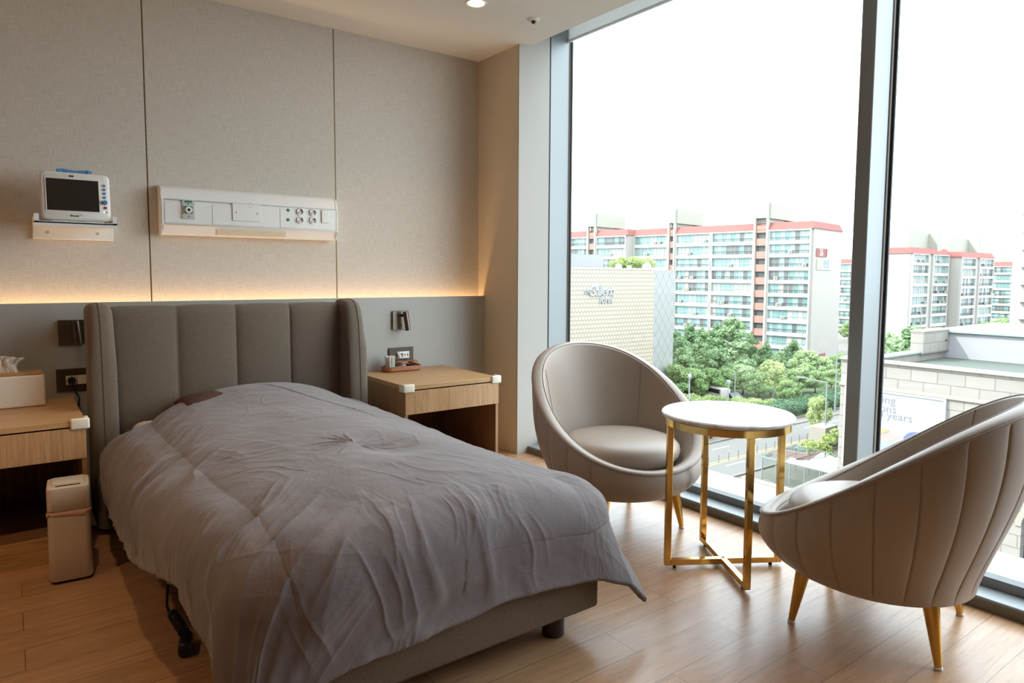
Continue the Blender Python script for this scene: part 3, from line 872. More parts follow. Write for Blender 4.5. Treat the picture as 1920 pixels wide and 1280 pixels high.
def socket(bm_plate, x, z, y, r=.0195, parent=None, white='white_pl', plugged=False):
    b = bmesh.new(); lathe(b, [(r, 0), (r, .003), (r-.002, .003), (r-.003, -.006), (0, -.006)], 28, frame_z((0, -1, 0)).to_4x4(), (x, y, z))
    s = obj('power_socket', b, M[white], parent)
    if not plugged:
        for dx in (-.0075, .0075):
            b = bmesh.new(); cyl(b, (x+dx*.85, y+.0059, z+dx*.6), (x+dx*.85, y+.0045, z+dx*.6), .0036, n=10); obj('socket_hole', b, M['dark'], s)
        for s1 in (-1, 1):
            b = bmesh.new(); box(b, (x-.003, y-.002, z+s1*(r-.004)-.0015), (x+.003, y+.006, z+s1*(r-.004)+.0015)); obj('earth_clip', b, M['chrome'], s)
    return s
def wall_outlet(x0, x1, z0, z1, label, usb):
    y = DADO; t = thing('wall_outlet', ((x0+x1)/2, y, z0), label, 'wall outlet', 'bronze framed outlets on the dado')
    bm = bmesh.new(); box(bm, (x0, y-.009, z0), (x1, y, z1), .0015, 1); obj('cover_plate', bm, M['bronze_dark'], t)
    w, h = x1-x0, z1-z0; a, b = (x0+w*.26, x0+w*.90) if not usb else (x0+w*.33, x0+w*.82)
    zc = (z0+z1)/2-.001; hh = .0215
    mid = a+(b-a)*.5
    bm = bmesh.new(); box(bm, (a, y-.012, zc-hh), (mid-.0006, y-.0088, zc+hh), .0008, 1); obj('socket_insert', bm, M['ivory_pl'] if not usb else M['white_pl'], t)
    bm = bmesh.new(); box(bm, (mid+.0006, y-.012, zc-hh), (b, y-.0088, zc+hh), .0008, 1); bl = obj('blank_insert' if not usb else 'usb_insert', bm, M['ivory_pl'] if not usb else M['white_pl'], t)
    socket(None, (a+mid)/2, zc, y-.0182, .018, t, 'ivory_pl' if not usb else 'white_pl', plugged=not usb)
    if usb:
        for k, xx in enumerate((mid+(b-mid)*.28, mid+(b-mid)*.72)):
            q = bmesh.new(); box(q, (xx-.0035, y-.0128, zc-.008), (xx+.0035, y-.0119, zc+.008), .0005, 1); obj('usb_port', q, M['dark'] if k else M['green'], bl)
    return (a+mid)/2, zc
wall_outlet(1.868, 2.036, .603, .694, 'bronze framed outlet with socket and ports above the right nightstand tray', True)
sx_, sz_ = wall_outlet(.170, .312, .590, .696, 'bronze framed outlet left of the bed with a black plug in it', False)
cd = thing('power_cord', (sx_, DADO-.01, .4), 'black plug and power cord hanging from the left outlet behind the nightstand', 'power cord')
bm = bmesh.new(); cyl(bm, (sx_, DADO-.006, sz_), (sx_, DADO-.034, sz_), .0165, .014, 24, bev=.002)
for k in range(8):
    a = k*math.pi/4; obox(bm, Vector((sx_+.0165*math.cos(a), DADO-.02, sz_+.0165*math.sin(a))), (.002, .011, .003), 0, .0005, 1)
obj('plug', bm, M['black_pl'], cd)
bm = bmesh.new(); tube(bm, [(sx_+.003, DADO-.03, sz_-.012), (sx_+.010, DADO-.036, sz_-.045), (sx_+.026, DADO-.04, sz_-.085), (.246, DADO-.05, .50), (.250, DADO-.08, .40), (.252, DADO-.12, .26), (.254, DADO-.17, .10), (.256, DADO-.22, .012), (.262, DADO-.27, .006), (.285, DADO-.30, .006)], .0042, 8); obj('cord', bm, M['black_pl'], cd)

# ---- bed-head service panel
RX0, RX1, RZ0, RZ1, RD = .634, 1.552, 1.340, 1.588, -.085
rail = thing('bed_head_service_panel', ((RX0+RX1)/2, 0, RZ0), 'long white medical service panel on the linen wall above the headboard', 'service panel')
prof = [(0, RZ0+.004), (-.052, RZ0), (-.062, RZ0+.004), (RD+.008, RZ0+.040), (RD, RZ0+.052), (RD, RZ1-.075), (RD+.004, RZ1-.062), (-.068, RZ1-.022), (-.052, RZ1-.006), (-.034, RZ1), (0, RZ1)]
bm = bmesh.new(); prism(bm, prof, 'x', RX0+.012, RX1-.012); body = obj('housing', bm, M['white_pl'], rail, 30)
for a, b in ((RX0, RX0+.0118), (RX1-.0118, RX1)):
    bm = bmesh.new(); prism(bm, [(y*1.03, RZ0-.002+(z-RZ0)*1.012) for y, z in prof], 'x', a, b)
    bmesh.ops.bevel(bm, geom=[e for e in bm.edges if abs(e.verts[0].co.x-e.verts[1].co.x) < 1e-6], offset=.003, segments=2, affect='EDGES'); obj('end_cap', bm, M['white_pl'], rail, 30)
fz0, fz1 = RZ0+.060, RZ1-.082
d1, d2 = at(397, 390, 'y', RD)[0], at(524, 395, 'y', RD)[0]
for a, b in ((RX0+.016, d1-.002), (d1+.002, d2-.002), (d2+.002, RX1-.016)):
    bm = bmesh.new(); box(bm, (a, RD-.003, fz0), (b, RD+.001, fz1), .001, 1); obj('front_plate', bm, M['white_pl'], rail)
for z0, z1, mm in ((RZ1-.074, RZ1-.069, 'panel_grey'), (RZ0+.050, RZ0+.056, 'panel_grey')):
    bm = bmesh.new(); box(bm, (RX0+.014, RD-.004, z0), (RX1-.014, RD+.002, z1), .001, 1); obj('rail_strip', bm, M[mm], rail)
q0, q1 = at(408, 445, 'y', RD)[0], at(537, 445, 'y', RD)[0]
bm = bmesh.new()
prism(bm, [(-.0645, RZ0+.010), (-.0665, RZ0+.009), (RD+.006, RZ0+.034), (RD+.009, RZ0+.034)], 'x', q0, q1); obj('lamp_cover', bm, M['ivory_pl'], rail)
# gas outlet
g0, g1 = at(340, 374, 'y', RD), at(365, 411, 'y', RD); gx = (g0[0]+g1[0])/2; gz = (g0[2]+g1[2])/2
bm = bmesh.new(); box(bm, (g0[0], RD-.008, g1[2]), (g1[0], RD-.0031, g0[2]), .001, 1); gp = obj('gas_outlet_plate', bm, M['panel_grey'], rail)
bm = bmesh.new(); box(bm, (gx-.017, RD-.0095, g0[2]-.014), (gx+.017, RD-.008, g0[2]-.005)); obj('name_strip', bm, M['green'], gp)
bm = bmesh.new(); box(bm, (gx-.021, RD-.018, gz-.024), (gx+.021, RD-.0081, gz+.018), .003, 2); obj('gas_outlet', bm, M['white_pl'], gp)
bm = bmesh.new(); box(bm, (gx-.019, RD-.0188, gz-.022), (gx+.019, RD-.018, gz+.016)); obj('green_face', bm, M['green'], gp)
bm = bmesh.new(); lathe(bm, [(.0165, .0), (.0165, .003), (.008, .0035), (.007, -.002), (0, -.002)], 28, frame_z((0, -1, 0)).to_4x4(), (gx, RD-.0185, gz-.003)); obj('port_ring', bm, M['white_pl'], gp)
bm = bmesh.new(); cyl(bm, (gx, RD-.019, gz-.003), (gx, RD-.0212, gz-.003), .0062, n=20); obj('port_hole', bm, M['dark'], gp)
for zz in (g0[2]-.020, g1[2]+.012):
    bm = bmesh.new(); cyl(bm, (gx, RD-.0078, zz), (gx, RD-.0095, zz), .0028, n=10); obj('screw', bm, M['ink'], gp)
# bracket plate
b0, b1 = at(436, 383, 'y', RD), at(487, 414, 'y', RD); bx, bz = (b0[0]+b1[0])/2, (b0[2]+b1[2])/2; hw = .072; hh = .045
bm = bmesh.new(); box(bm, (bx-hw, RD-.008, bz-hh), (bx+hw, RD-.0031, bz+hh), .001, 1); bp = obj('blank_cover', bm, M['white_pl'], rail)
for s in (-1, 1):
    bm = bmesh.new(); cyl(bm, (bx+s*(hw-.018), RD-.0079, bz-.002), (bx+s*(hw-.018), RD-.0092, bz-.002), .0032, n=10); obj('screw', bm, M['ink'], bp)
bm = bmesh.new(); lathe(bm, [(.012, 0), (.012, .0012), (.0105, .0012), (.0105, 0)], 24, frame_z((0, -1, 0)).to_4x4(), (bx+.022, RD-.0081, bz+hh-.005)); obj('finger_notch', bm, M['panel_grey'], bp)
# jacks, sockets, switch
for py in (394, 412):
    p = at(540, py, 'y', RD); bm = bmesh.new(); lathe(bm, [(0, .004), (.003, .0042), (.007, .004), (.0085, 0)], 18, frame_z((0, -1, 0)).to_4x4(), (p[0], RD-.003, p[2])); obj('earth_jack', bm, M['green'], rail)
for px, pz in ((562, 397), (562, 412.5), (586, 398.5), (586, 413.5)):
    p = at(px, pz, 'y', RD); socket(None, p[0], p[2], RD-.0092, .0185, rail)
s0, s1 = at(602, 395, 'y', RD), at(616, 418, 'y', RD)
bm = bmesh.new(); box(bm, (s0[0]-.003, RD-.006, s1[2]-.003), (s1[0]+.003, RD-.0031, s0[2]+.003), .001, 1); sp = obj('switch_frame', bm, M['white_pl'], rail)
bm = bmesh.new(); box(bm, (s0[0], RD-.010, s1[2]), (s1[0], RD-.0061, s0[2]), .0015, 1); obj('switch', bm, M['white_pl'], sp)

# ---- patient monitor on its wall tray
sh = thing('wall_tray_shelf', (.265, 0, 1.30), 'pale metal tray bracket on the wall carrying the patient monitor', 'shelf bracket')
bm = bmesh.new(); box(bm, (.109, -.024, 1.303), (.430, -.0, 1.366), .002, 1); bk = obj('back_plate', bm, M['white_pl'], sh)
for x in (.165, .365):
    bm = bmesh.new(); cyl(bm, (x, -.0245, 1.335), (x, -.026, 1.335), .007, n=18); obj('screw_cap', bm, M['panel_grey'], bk)
bm = bmesh.new(); box(bm, (.110, -.225, 1.3665), (.425, -.001, 1.372)); box(bm, (.110, -.225, 1.3525), (.425, -.221, 1.374))
for a, b in ((.110, .128), (.408, .425)): box(bm, (a, -.225, 1.372), (b, -.221, 1.406))
for a in (.110, .423): box(bm, (a, -.221, 1.372), (a+.002, -.001, 1.400))
obj('tray', bm, M['white_pl'], sh)
mn = thing('patient_monitor', (.27, -.15, 1.3725), 'white patient monitor with a dark screen and blue buttons standing on the wall tray', 'medical monitor')
TM = Matrix.Translation((.270, -.205, 1.490)) @ Matrix.Rotation(R(-7), 4, 'X') @ Matrix.Rotation(R(0), 4, 'Y')
def put(bm): bmesh.ops.transform(bm, matrix=TM, verts=bm.verts); return bm
# front frame as a rounded slab, local x right, y into the wall, z up
bm = bmesh.new(); rings = []
for hx, hz, y in ((.126, .101, -.006), (.132, .107, -.001), (.134, .109, .008), (.132, .107, .03), (.118, .092, .045), (.112, .086, .105), (.105, .080, .112)):
    rings.append([bm.verts.new((x, y, z)) for x, z in rrect(0, 0, hx, hz, .024, 8)])
skin(bm, rings); bm.faces.new(rings[0]); bm.faces.new(rings[-1])
obj('casing', put(bm), M['white_pl'], mn, 50)
bm = bmesh.new(); box(bm, (-.114, -.0085, -.070), (.090, -.0062, .077), .001, 1); sc = obj('screen', put(bm), M['screen'], mn)
bm = bmesh.new()
for a, b in (((-.114, -.071), (-.111, .078)), ((.088, -.071), (.091, .078)), ((-.111, .075), (.088, .078)), ((-.111, -.071), (.088, -.068))): box(bm, (a[0], -.010, a[1]), (b[0], -.0058, b[1]))
obj('bezel', put(bm), M['white_pl'], mn)
for z, mm in ((.056, 'blue_soft'), (.038, 'blue_soft'), (.020, 'blue'), (.002, 'blue')):
    bm = bmesh.new(); cyl(bm, (.111, -.0055, z), (.111, -.0105, z), .0062, .0052, 18); obj('button', put(bm), M[mm], mn)
bm = bmesh.new(); cyl(bm, (.111, -.0055, -.022), (.111, -.020, -.022), .0105, .0092, 24, bev=.001); obj('dial_knob', put(bm), M['blue'], mn)
bm = bmesh.new(); cyl(bm, (.112, -.0055, -.046), (.112, -.0105, -.046), .0065, .0055, 18); obj('alarm_button', put(bm), M['red'], mn)
bm = bmesh.new(); cyl(bm, (.106, -.0058, -.066), (.106, -.0075, -.066), .0032, n=12); obj('status_light', put(bm), M['greenled'], mn)
bm = bmesh.new(); cyl(bm, (.117, -.0058, -.066), (.117, -.0075, -.066), .0026, n=12); obj('status_light', put(bm), M['red'], mn)
bm = bmesh.new(); tube(bm, [(-.062, .03, .104), (-.060, .03, .121), (-.050, .03, .1235), (0, .03, .117), (.050, .03, .1235), (.060, .03, .121), (.062, .03, .104)], .008, 10)
for s in (-1, 1): box(bm, (s*.058-.010, .020, .104), (s*.058+.010, .042, .127), .003, 2)
obj('carry_handle', put(bm), M['blue'], mn)
m3 = Matrix(((1, 0, 0), (0, 0, -1), (0, 1, 0))).to_4x4()
bm = bmesh.new(); text_bm(bm, 'Bionet', .0125, Matrix.Translation((-.010, -.0065, -.089)) @ m3, .0004, .15, bold=.0004)
tube(bm, [(.006, -.0068, -.0825), (.014, -.0068, -.0815), (.019, -.0068, -.084), (.020, -.0068, -.089)], .0007, 5); obj('maker_lettering', put(bm), M['ink'], mn)
bm = bmesh.new(); text_bm(bm, 'BM5', .010, Matrix.Translation((-.014, -.0065, .090)) @ m3, .0004, 0, bold=.0006); obj('model_lettering', put(bm), M['ink'], mn)
bm = bmesh.new(); box(bm, (.175, -.205, 1.3725), (.375, -.10, 1.381), .002, 1); box(bm, (.19, -.19, 1.381), (.36, -.12, 1.389), .003, 1); obj('stand', bm, M['white_pl'], mn)

# ================================================================== SIDE TABLE
TX, TY, TZ = 2.235, -2.287, .620
tbl = thing('side_table', (TX, TY, 0), 'round marble topped side table on gold legs between the two tub armchairs', 'side table')
bm = bmesh.new(); lathe(bm, [(0, TZ-.021), (.236, TZ-.021), (.247, TZ-.018), (.252, TZ-.011), (.252, TZ-.006), (.247, TZ-.001), (.240, TZ), (0, TZ)], 96, None, (TX, TY, 0)); obj('table_top', bm, M['marble'], tbl)
bm = bmesh.new(); lathe(bm, [(.222, TZ-.048), (.240, TZ-.048), (.240, TZ-.0215), (.222, TZ-.0215), (.222, TZ-.048)], 96, None, (TX, TY, 0)); obj('ring', bm, M['gold'], tbl)
a0 = math.atan2(-2.102+2.473, 2.351-2.119); HL = .226; q = .0115
for k in range(4):
    a = a0+k*math.pi/2; c = Vector((TX+HL*math.cos(a), TY+HL*math.sin(a), (TZ-.048+.012)/2)); bm = bmesh.new()
    obox(bm, c, (q, q, (TZ-.048-.012)/2), a, .0012, 1); obj('leg', bm, M['gold'], tbl)
    f = bmesh.new(); cc = Vector((TX+(HL-.03)*math.cos(a), TY+(HL-.03)*math.sin(a), 0)); cyl(f, cc, cc+Vector((0, 0, .012)), .007, n=14); obj('foot_pad', f, M['bronze_dark'], tbl)
bm = bmesh.new()
for k in range(4):
    a = a0+k*math.pi/2; c = Vector((TX+HL/2*math.cos(a)-.003*math.cos(a), TY+HL/2*math.sin(a)-.003*math.sin(a), .012+q))
    obox(bm, c, (HL/2-q+.003, q*.99, q), a, .001, 1)
obj('cross_stretcher', bm, M['gold'], tbl)

# ================================================================== TUB ARMCHAIRS  (local +Y is the way the chair faces)
CH = dict(zb=.175, zf=.322, zk=.800, lat=.398, fr=.375, bk=.425, rb=.275)
def rim(th):
    """outer rim: radius, height, at angle th from the front"""
    c = math.cos(th); s = math.sin(th)
    fb = CH['fr'] if c > 0 else CH['bk']
    r = 1/math.sqrt((s/CH['lat'])**2+(c/fb)**2)
    y = r*c; u = (CH['fr']-y)/(CH['fr']+CH['bk'])
    us = u*u*(3-2*u); u = .72*u+.28*us
    return r, CH['zf']+(CH['zk']-CH['zf'])*u
SEAM0, PAN = R(50), R(260/16)
def groove(th):
    d = abs((th+math.pi) % (2*math.pi)-math.pi)
    if d < SEAM0-.0001: return abs(math.sin(math.pi/2*min(1, (SEAM0-d)/R(8))))**.6 if d > SEAM0-R(8) else 1.0
    return abs(math.sin(math.pi*(d-SEAM0)/PAN))**.26
def pol(r, th, z): return Vector((r*math.sin(th), r*math.cos(th), z))
def outer(th, u):
    r, h = rim(th); zb = CH['zb']; back = max(0, -math.cos(th))
    z = zb+(h-.012-zb)*u
    f = math.sin(min(1, u*1.0)*math.pi/2)**(.62+.62*back)
    rr = CH['rb']+(r-CH['rb'])*f
    rr += .018*math.sin(math.pi*u)*(1-back*.8)
    g = groove(th); amp = .008*min(1, u*8)*min(1, (1-u)*14+.25)
    return pol(rr+amp*(g-1), th, z)
def flange(th):
    r, h = rim(th)
    return [pol(r+.000, th, h-.012), pol(r+.003, th, h-.004), pol(r-.002, th, h+.003), pol(r-.014, th, h+.007), pol(r-.034, th, h+.006), pol(r-.048, th, h+.001), pol(r-.056, th, h-.008)]
def make_chair(label):
    t = thing('tub_armchair', (0, 0, 0), label, 'armchair', 'taupe leather tub armchairs by the window')
    N = 576; ths = [2*math.pi*k/N for k in range(N)]
    bm = bmesh.new(); rings = []
    rings.append([bm.verts.new(pol(.06, th, CH['zb']-.004)) for th in ths])
    rings.append([bm.verts.new(pol(CH['rb']-.03, th, CH['zb']-.003)) for th in ths])
    for j in range(25): rings.append([bm.verts.new(outer(th, j/24)) for th in ths])
    skin(bm, rings); bm.faces.new(rings[0]); obj('outer_shell', bm, M['leather'], t, 50, True)
    bm = bmesh.new(); cols = [flange(th) for th in ths[::3]]
    rings = [[bm.verts.new(c[i]) for c in cols] for i in range(7)]; skin(bm, rings); obj('rim_band', bm, M['leather'], t, 70, True)
    for nm, i in (('piping', 1), ('piping', 5)):
        bm = bmesh.new(); pts = [flange(th)[i] for th in ths[::3]]; pts += pts[:2]; tube(bm, pts, .0022, 6, caps=False); obj(nm, bm, M['piping'], t, 60, True)
    bm = bmesh.new(); rings = []
    zs = .375
    for j in range(17):
        u = j/16; ring = []
        for th in ths[::3]:
            r, h = rim(th); r0, z0 = r-.056, h-.008; r1 = .262 + .03*max(0, math.cos(th))
            z1 = min(zs, z0-.01)-.05
            zz = z0+(z1-z0)*u; rr = r0+(r1-r0)*(u**.85)
            ring.append(bm.verts.new(pol(rr+.014*math.sin(math.pi*u)*max(0, -math.cos(th)+.3), th, zz)))
        rings.append(ring)
    rings.append([bm.verts.new((0, 0, .26))]); skin(bm, rings); ins = obj('inner_shell', bm, M['leather'], t, 60, True)
    for th in (R(128), R(232)):
        bm = bmesh.new(); pts = []
        for j in range(13):
            u = j/16; r, h = rim(th); r0, z0 = r-.056, h-.008; r1 = .262
            pts.append(pol(r0+(r1-r0)*(u**.85)+.014*math.sin(math.pi*u)*max(0, -math.cos(th)+.3)-.001, th, z0+(zs-.05-z0)*u))
        tube(bm, pts, .0015, 6); obj('seam', bm, M['piping'], ins, 60, True)
    bm = bmesh.new(); prof = [(0, .29), (.24, .30), (.268, .325), (.275, .352), (.270, .375), (.252, .394), (.215, .406), (.15, .414), (.08, .417), (0, .418)]
    lathe(bm, prof, 64, Matrix.Translation((0, .016, 0)), squash=(1, 1.0)); obj('seat_cushion', bm, M['leather'], t, 70, True)
    for sx in (-1, 1):
        for sy in (-1, 1):
            top = Vector((sx*.185, sy*.185, CH['zb']+.01)); ft = Vector((sx*.2115, sy*.2115, .006))
            if sy < 0: top = Vector((sx*.178, sy*.178, CH['zb']+.01))
            bm = bmesh.new(); cyl(bm, top, ft, .0245, .0105, 24); l = obj('leg', bm, M['gold_dark'], t, 40, True)
            bm = bmesh.new(); cyl(bm, (ft.x, ft.y, 0), (ft.x, ft.y, .009), .012, n=16, bev=.001); obj('glide', bm, M['clear'], l, 40, True)
    bm = bmesh.new(); obox(bm, pol(.262, R(101), CH['zb']-.004), (.003, .02, .014), -R(101)+R(0), .0008, 1); obj('fabric_tag', bm, M['black_pl'], t, 40, True)
    return t
ch = make_chair('taupe leather tub armchair seen from its ribbed side at the right edge of the view')
ch.location = (2.305, -2.855, 0); ch.rotation_euler = (0, 0, R(13.1))
dup(ch, (2.264, -1.669, 0), R(168.0), 'taupe leather tub armchair facing the room between the bed and the window')

# ================================================================== OUTSIDE THE WINDOW
GZ = -17.5
def EX(h): return tuple(0.54*c for c in lin(h)[:3]) + (1,)      # outdoor paints
def WX(h): return tuple(0.66*c for c in lin(h)[:3]) + (1,)      # pale render of the apartment blocks
def ST(h): return tuple(.46*c for c in lin(h)[:3]) + (1,)       # paler stone and sheet goods
M['asphalt'] = plain('grey_asphalt', EX('#757472'), .9, var=.06, vs=.5)  # grey with slight mottling for the carriageway
M['paving'] = blocks_mat('pale_plaza_paving', ST('#827c74'), ST('#7a756c'), ST('#69645d'), 1.2, .6)
M['sidewalk'] = plain('pale_sidewalk', EX('#827d76'), .9, var=.05, vs=.6)
M['line_white'] = plain('white_road_paint', EX('#d2d2ce'), .8)
M['line_yellow'] = plain('yellow_road_paint', EX('#c9ae6a'), .8)
M['kerb'] = plain('kerb_stone', ST('#8d897f'), .9)
M['lawn'] = plain('dark_planting_bed', EX('#4f6238'), .95, var=.25, vs=.7)
M['cream_wall'] = plain('cream_painted_concrete', WX('#b6b1aa'), .9, var=.03, vs=.12)
M['slab'] = plain('white_balcony_slab', WX('#c1beb9'), .9, var=.03, vs=.3)
M['roof_red'] = plain('terracotta_roof_band', EX('#a4605a'), .85, var=.06, vs=.4)
M['pink'] = plain('salmon_stair_band', EX('#c08d80'), .85)
M['pane_teal'] = plain('teal_balcony_glass', EX('#7da5a3'), .15, var=.18, vs=.5)
M['pane_pale'] = plain('pale_curtained_glass', EX('#9fb9b6'), .3, var=.1, vs=.6)
M['pane_grey'] = plain('grey_balcony_shade', EX('#6f7676'), .4, var=.15, vs=.5)
M['frame_white'] = plain('white_window_frame', EX('#bdbab4'), .6)
M['ac_white'] = plain('white_enamel_unit', EX('#bab6ad'), .6)
M['ac_dark'] = plain('fan_grille_grey', EX('#77756f'), .7)
M['rail_dark'] = plain('dark_balcony_railing', EX('#4e5656'), .6)
M['penthouse'] = plain('pale_green_white_render', EX('#b8b9ac'), .9, var=.03, vs=.3)
M['shop_face'] = None
M['stone'] = blocks_mat('white_stone_cladding', ST('#b4aea6'), ST('#aca69e'), ST('#8d877f'), 1.5, .72, 'x', .03)
M['stone_y'] = blocks_mat('white_stone_cladding_side', ST('#b4aea6'), ST('#aca69e'), ST('#8d877f'), 1.5, .72, 'y', .03)
M['coping'] = plain('pale_stone_coping', ST('#b5ad9f'), .85, var=.1, vs=.9)
M['deck'] = plain('green_roof_membrane', EX('#5c645d'), .95, var=.12, vs=.35)
M['roof_white'] = plain('white_roof_wall', ST('#bdbec2'), .9, var=.03, vs=.3)
M['verdigris'] = plain('pale_green_metal_coping', ST('#a9bab0'), .6)
M['banner'] = plain('white_banner_sheet', ST('#bfc2c6'), .6)
M['banner_ink'] = plain('grey_banner_lettering', ST('#8b8e93'), .7)
M['void'] = plain('dark_glazed_arch', EX('#3d4347'), .2)
M['metal_pole'] = plain('galvanised_pole', EX('#a3a8a8'), .5, .2)
M['truck_green'] = plain('green_truck_paint', EX('#3f9a80'), .5)
M['tyre'] = plain('tyre_rubber', EX('#2a2a2a'), .8)
M['car_dark'] = plain('dark_car_paint', EX('#2f3538'), .3)
M['car_grey'] = plain('silver_car_paint', EX('#8d9294'), .3, .3)
M['car_glass'] = plain('car_window', EX('#20262a'), .1)
M['canopy'] = glass_pane('pale_canopy_glass', (.86, .90, .88, 1))
M['bark'] = plain('tree_bark', EX('#5d4c3c'), .95, var=.2, vs=4)
M['leaf_dark'] = leaf_mat('dark_green_leaves', '#56744f', '#8fa67c')
M['leaf_mid'] = leaf_mat('fresh_green_leaves', '#66814f', '#a0b584')
M['leaf_hedge'] = leaf_mat('dark_hedge_leaves', '#35503a', '#5f8060')
M['leaf_light'] = leaf_mat('yellow_green_leaves', '#7f9458', '#b0bb86')
M['leaf_pine'] = leaf_mat('pine_needles', '#728748', '#a3b06c')
M['sign_red'] = plain('brick_red_sign', EX('#a3625b'), .8)
M['sign_white'] = plain('white_sign_sheet', EX('#c0c2c6'), .7)
M['sign_blue'] = plain('pale_blue_sign_ink', EX('#93a6cf'), .7)
M['sign_gold'] = plain('pale_gold_sign_ink', EX('#c4ba98'), .7)
M['sign_letter'] = plain('white_metal_letters', ST('#c9cdd2'), .4)

def slab_plane(name, x0, x1, y0, y1, z, mat, th=.3):
    bm = bmesh.new(); box(bm, (x0, y0, z-th), (x1, y1, z)); o = struct(name, bm, mat, smooth=0); return o
slab_plane('ground', -60, 420, -120, 360, GZ-.03, M['sidewalk'])
slab_plane('road', 0, 330, 34.0, 43.0, GZ, M['asphalt'], .028)
slab_plane('plaza', 25, 140, 8, 33.7, GZ, M['paving'], .028)
slab_plane('planting_strip', 60, 128, 45.2, 66, GZ+.02, M['lawn'], .04)
bm = bmesh.new(); box(bm, (0, 33.7, GZ-.02), (140, 34.0, GZ+.14)); box(bm, (0, 43.0, GZ-.02), (330, 43.3, GZ+.14)); box(bm, (0, 45.0, GZ-.02), (330, 45.2, GZ+.2)); struct('kerb', bm, M['kerb'], smooth=0)
bm = bmesh.new()
for yy in (36.55, 41.25):
    for k in range(40):
        x = 30+k*6.0+(0 if yy > 40 else 2.0); box(bm, (x, yy-.09, GZ-.001), (x+3.0, yy+.09, GZ+.008))
struct('lane_marking', bm, M['line_white'], smooth=0)
bm = bmesh.new(); box(bm, (0, 37.45, GZ-.001), (330, 37.62, GZ+.008)); box(bm, (0, 37.85, GZ-.001), (330, 38.02, GZ+.008)); struct('median_line', bm, M['line_yellow'], smooth=0)
for k in range(24):
    x = 51.5+k*1.62; bm = bmesh.new(); cyl(bm, (x, 37.73, GZ+.001), (x, 37.73, GZ+.05), .09, .09, 10); cyl(bm, (x, 37.73, GZ+.05), (x, 37.73, GZ+.80), .045, .04, 10)
    o = tag(obj('lane_bollard', bm, M['kerb']), 'slim lane bollard standing on the yellow line in the middle of the road', 'bollard', 'bollards along the yellow centre line'); rebase(o, (x, 37.73, GZ))

# ---- apartment blocks -----------------------------------------------------------------
def strip_window(w, h, seed, style):
    """one storey of glazed balcony: panes, mullions, low rail. local x along the facade, y out, z up"""
    rnd = random.Random(seed); bm = bmesh.new()
    box(bm, (-w/2, -.25, 0), (w/2, -.20, h), mi=3)
    n = max(2, int(round(w/1.05))); pw = w/n
    for k in range(n):
        x0 = -w/2+k*pw
        mi = rnd.choice([1, 1, 2, 2, 3] if style == 0 else [1, 2, 2, 1, 0] if style == 1 else [3, 3, 2, 1])
        box(bm, (x0+.04, -.20, .02), (x0+pw-.04, -.16+rnd.random()*.03, h-.02), mi=mi)
        if style != 2 or k % 2 == 0: box(bm, (x0-.035, -.20, 0), (x0+.035, -.07, h), mi=0)
    if style == 1: box(bm, (-w/2, -.2, h*.30), (w/2, -.06, h*.36), mi=0)
    box(bm, (-w/2, -.10, .62), (w/2, -.05, .68), mi=4 if style != 1 else 0)
    if style != 1:
        for k in range(int(w/.35)): box(bm, (-w/2+k*.35, -.09, 0), (-w/2+k*.35+.05, -.06, .62), mi=4)
    box(bm, (-w/2, -.2, h-.05), (w/2, -.06, h), mi=0)
    me = bpy.data.meshes.new('window'); bmesh.ops.recalc_face_normals(bm, faces=bm.faces); bm.to_mesh(me); bm.free()
    for k in ('frame_white', 'pane_teal', 'pane_pale', 'pane_grey', 'rail_dark'): me.materials.append(M[k])
    return me
def ac_mesh():
    bm = bmesh.new(); box(bm, (-.42, 0, 0), (.42, .36, .66), .02, 1); lathe(bm, [(.24, 0), (.24, .012), (.20, .016), (0, .016)], 16, frame_z((0, 1, 0)).to_4x4(), (-.08, .355, .34), 1)
    box(bm, (-.40, -.02, -.05), (-.36, .4, 0), mi=1); box(bm, (.36, -.02, -.05), (.40, .4, 0), mi=1)
    me = bpy.data.meshes.new('air_conditioner'); bm.to_mesh(me); bm.free(); me.materials.append(M['ac_white']); me.materials.append(M['ac_dark']); return me
AC = ac_mesh(); WCACHE = {}
def part_link(name, me, parent, loc, rz):
    o = bpy.data.objects.new(name, me); COL.objects.link(o); o.parent = parent; o.location = Vector(loc)-parent.location; o.rotation_euler = (0, 0, rz); return o

def facade(t, p, u, runs, z0, nf, fh, seed, ac=.5, win='window'):
    """windows on a facade: p start point, u unit direction (outward normal = right of u turned), runs = [(a, b, kind)] in metres"""
    rnd = random.Random(seed); n = Vector((u[1], -u[0]))          # outward
    rz = math.atan2(u[1], u[0])+math.pi
    for a, b, kind in runs:
        if kind == 'w':
            for f in range(nf):
                key = (round(b-a, 2), rnd.randrange(4), rnd.choice([0, 0, 1, 1, 2]))
                if key not in WCACHE: WCACHE[key] = strip_window(b-a-.3, fh-.78, hash(key[1:]) % 999+key[1]*7, key[2])
                c = Vector(p)+Vector(u)*((a+b)/2); z = z0+f*fh+.42
                part_link(win, WCACHE[key], t, (c.x+n.x*.16, c.y+n.y*.16, z), math.atan2(-n.x, n.y))
                if rnd.random() < ac:
                    for q in range(rnd.choice([1, 1, 2])):
                        s = a+.8+rnd.random()*(b-a-1.6); c = Vector(p)+Vector(u)*s
                        part_link('air_conditioner', AC, t, (c.x+n.x*.2, c.y+n.y*.2, z+.0), math.atan2(-n.x, n.y))
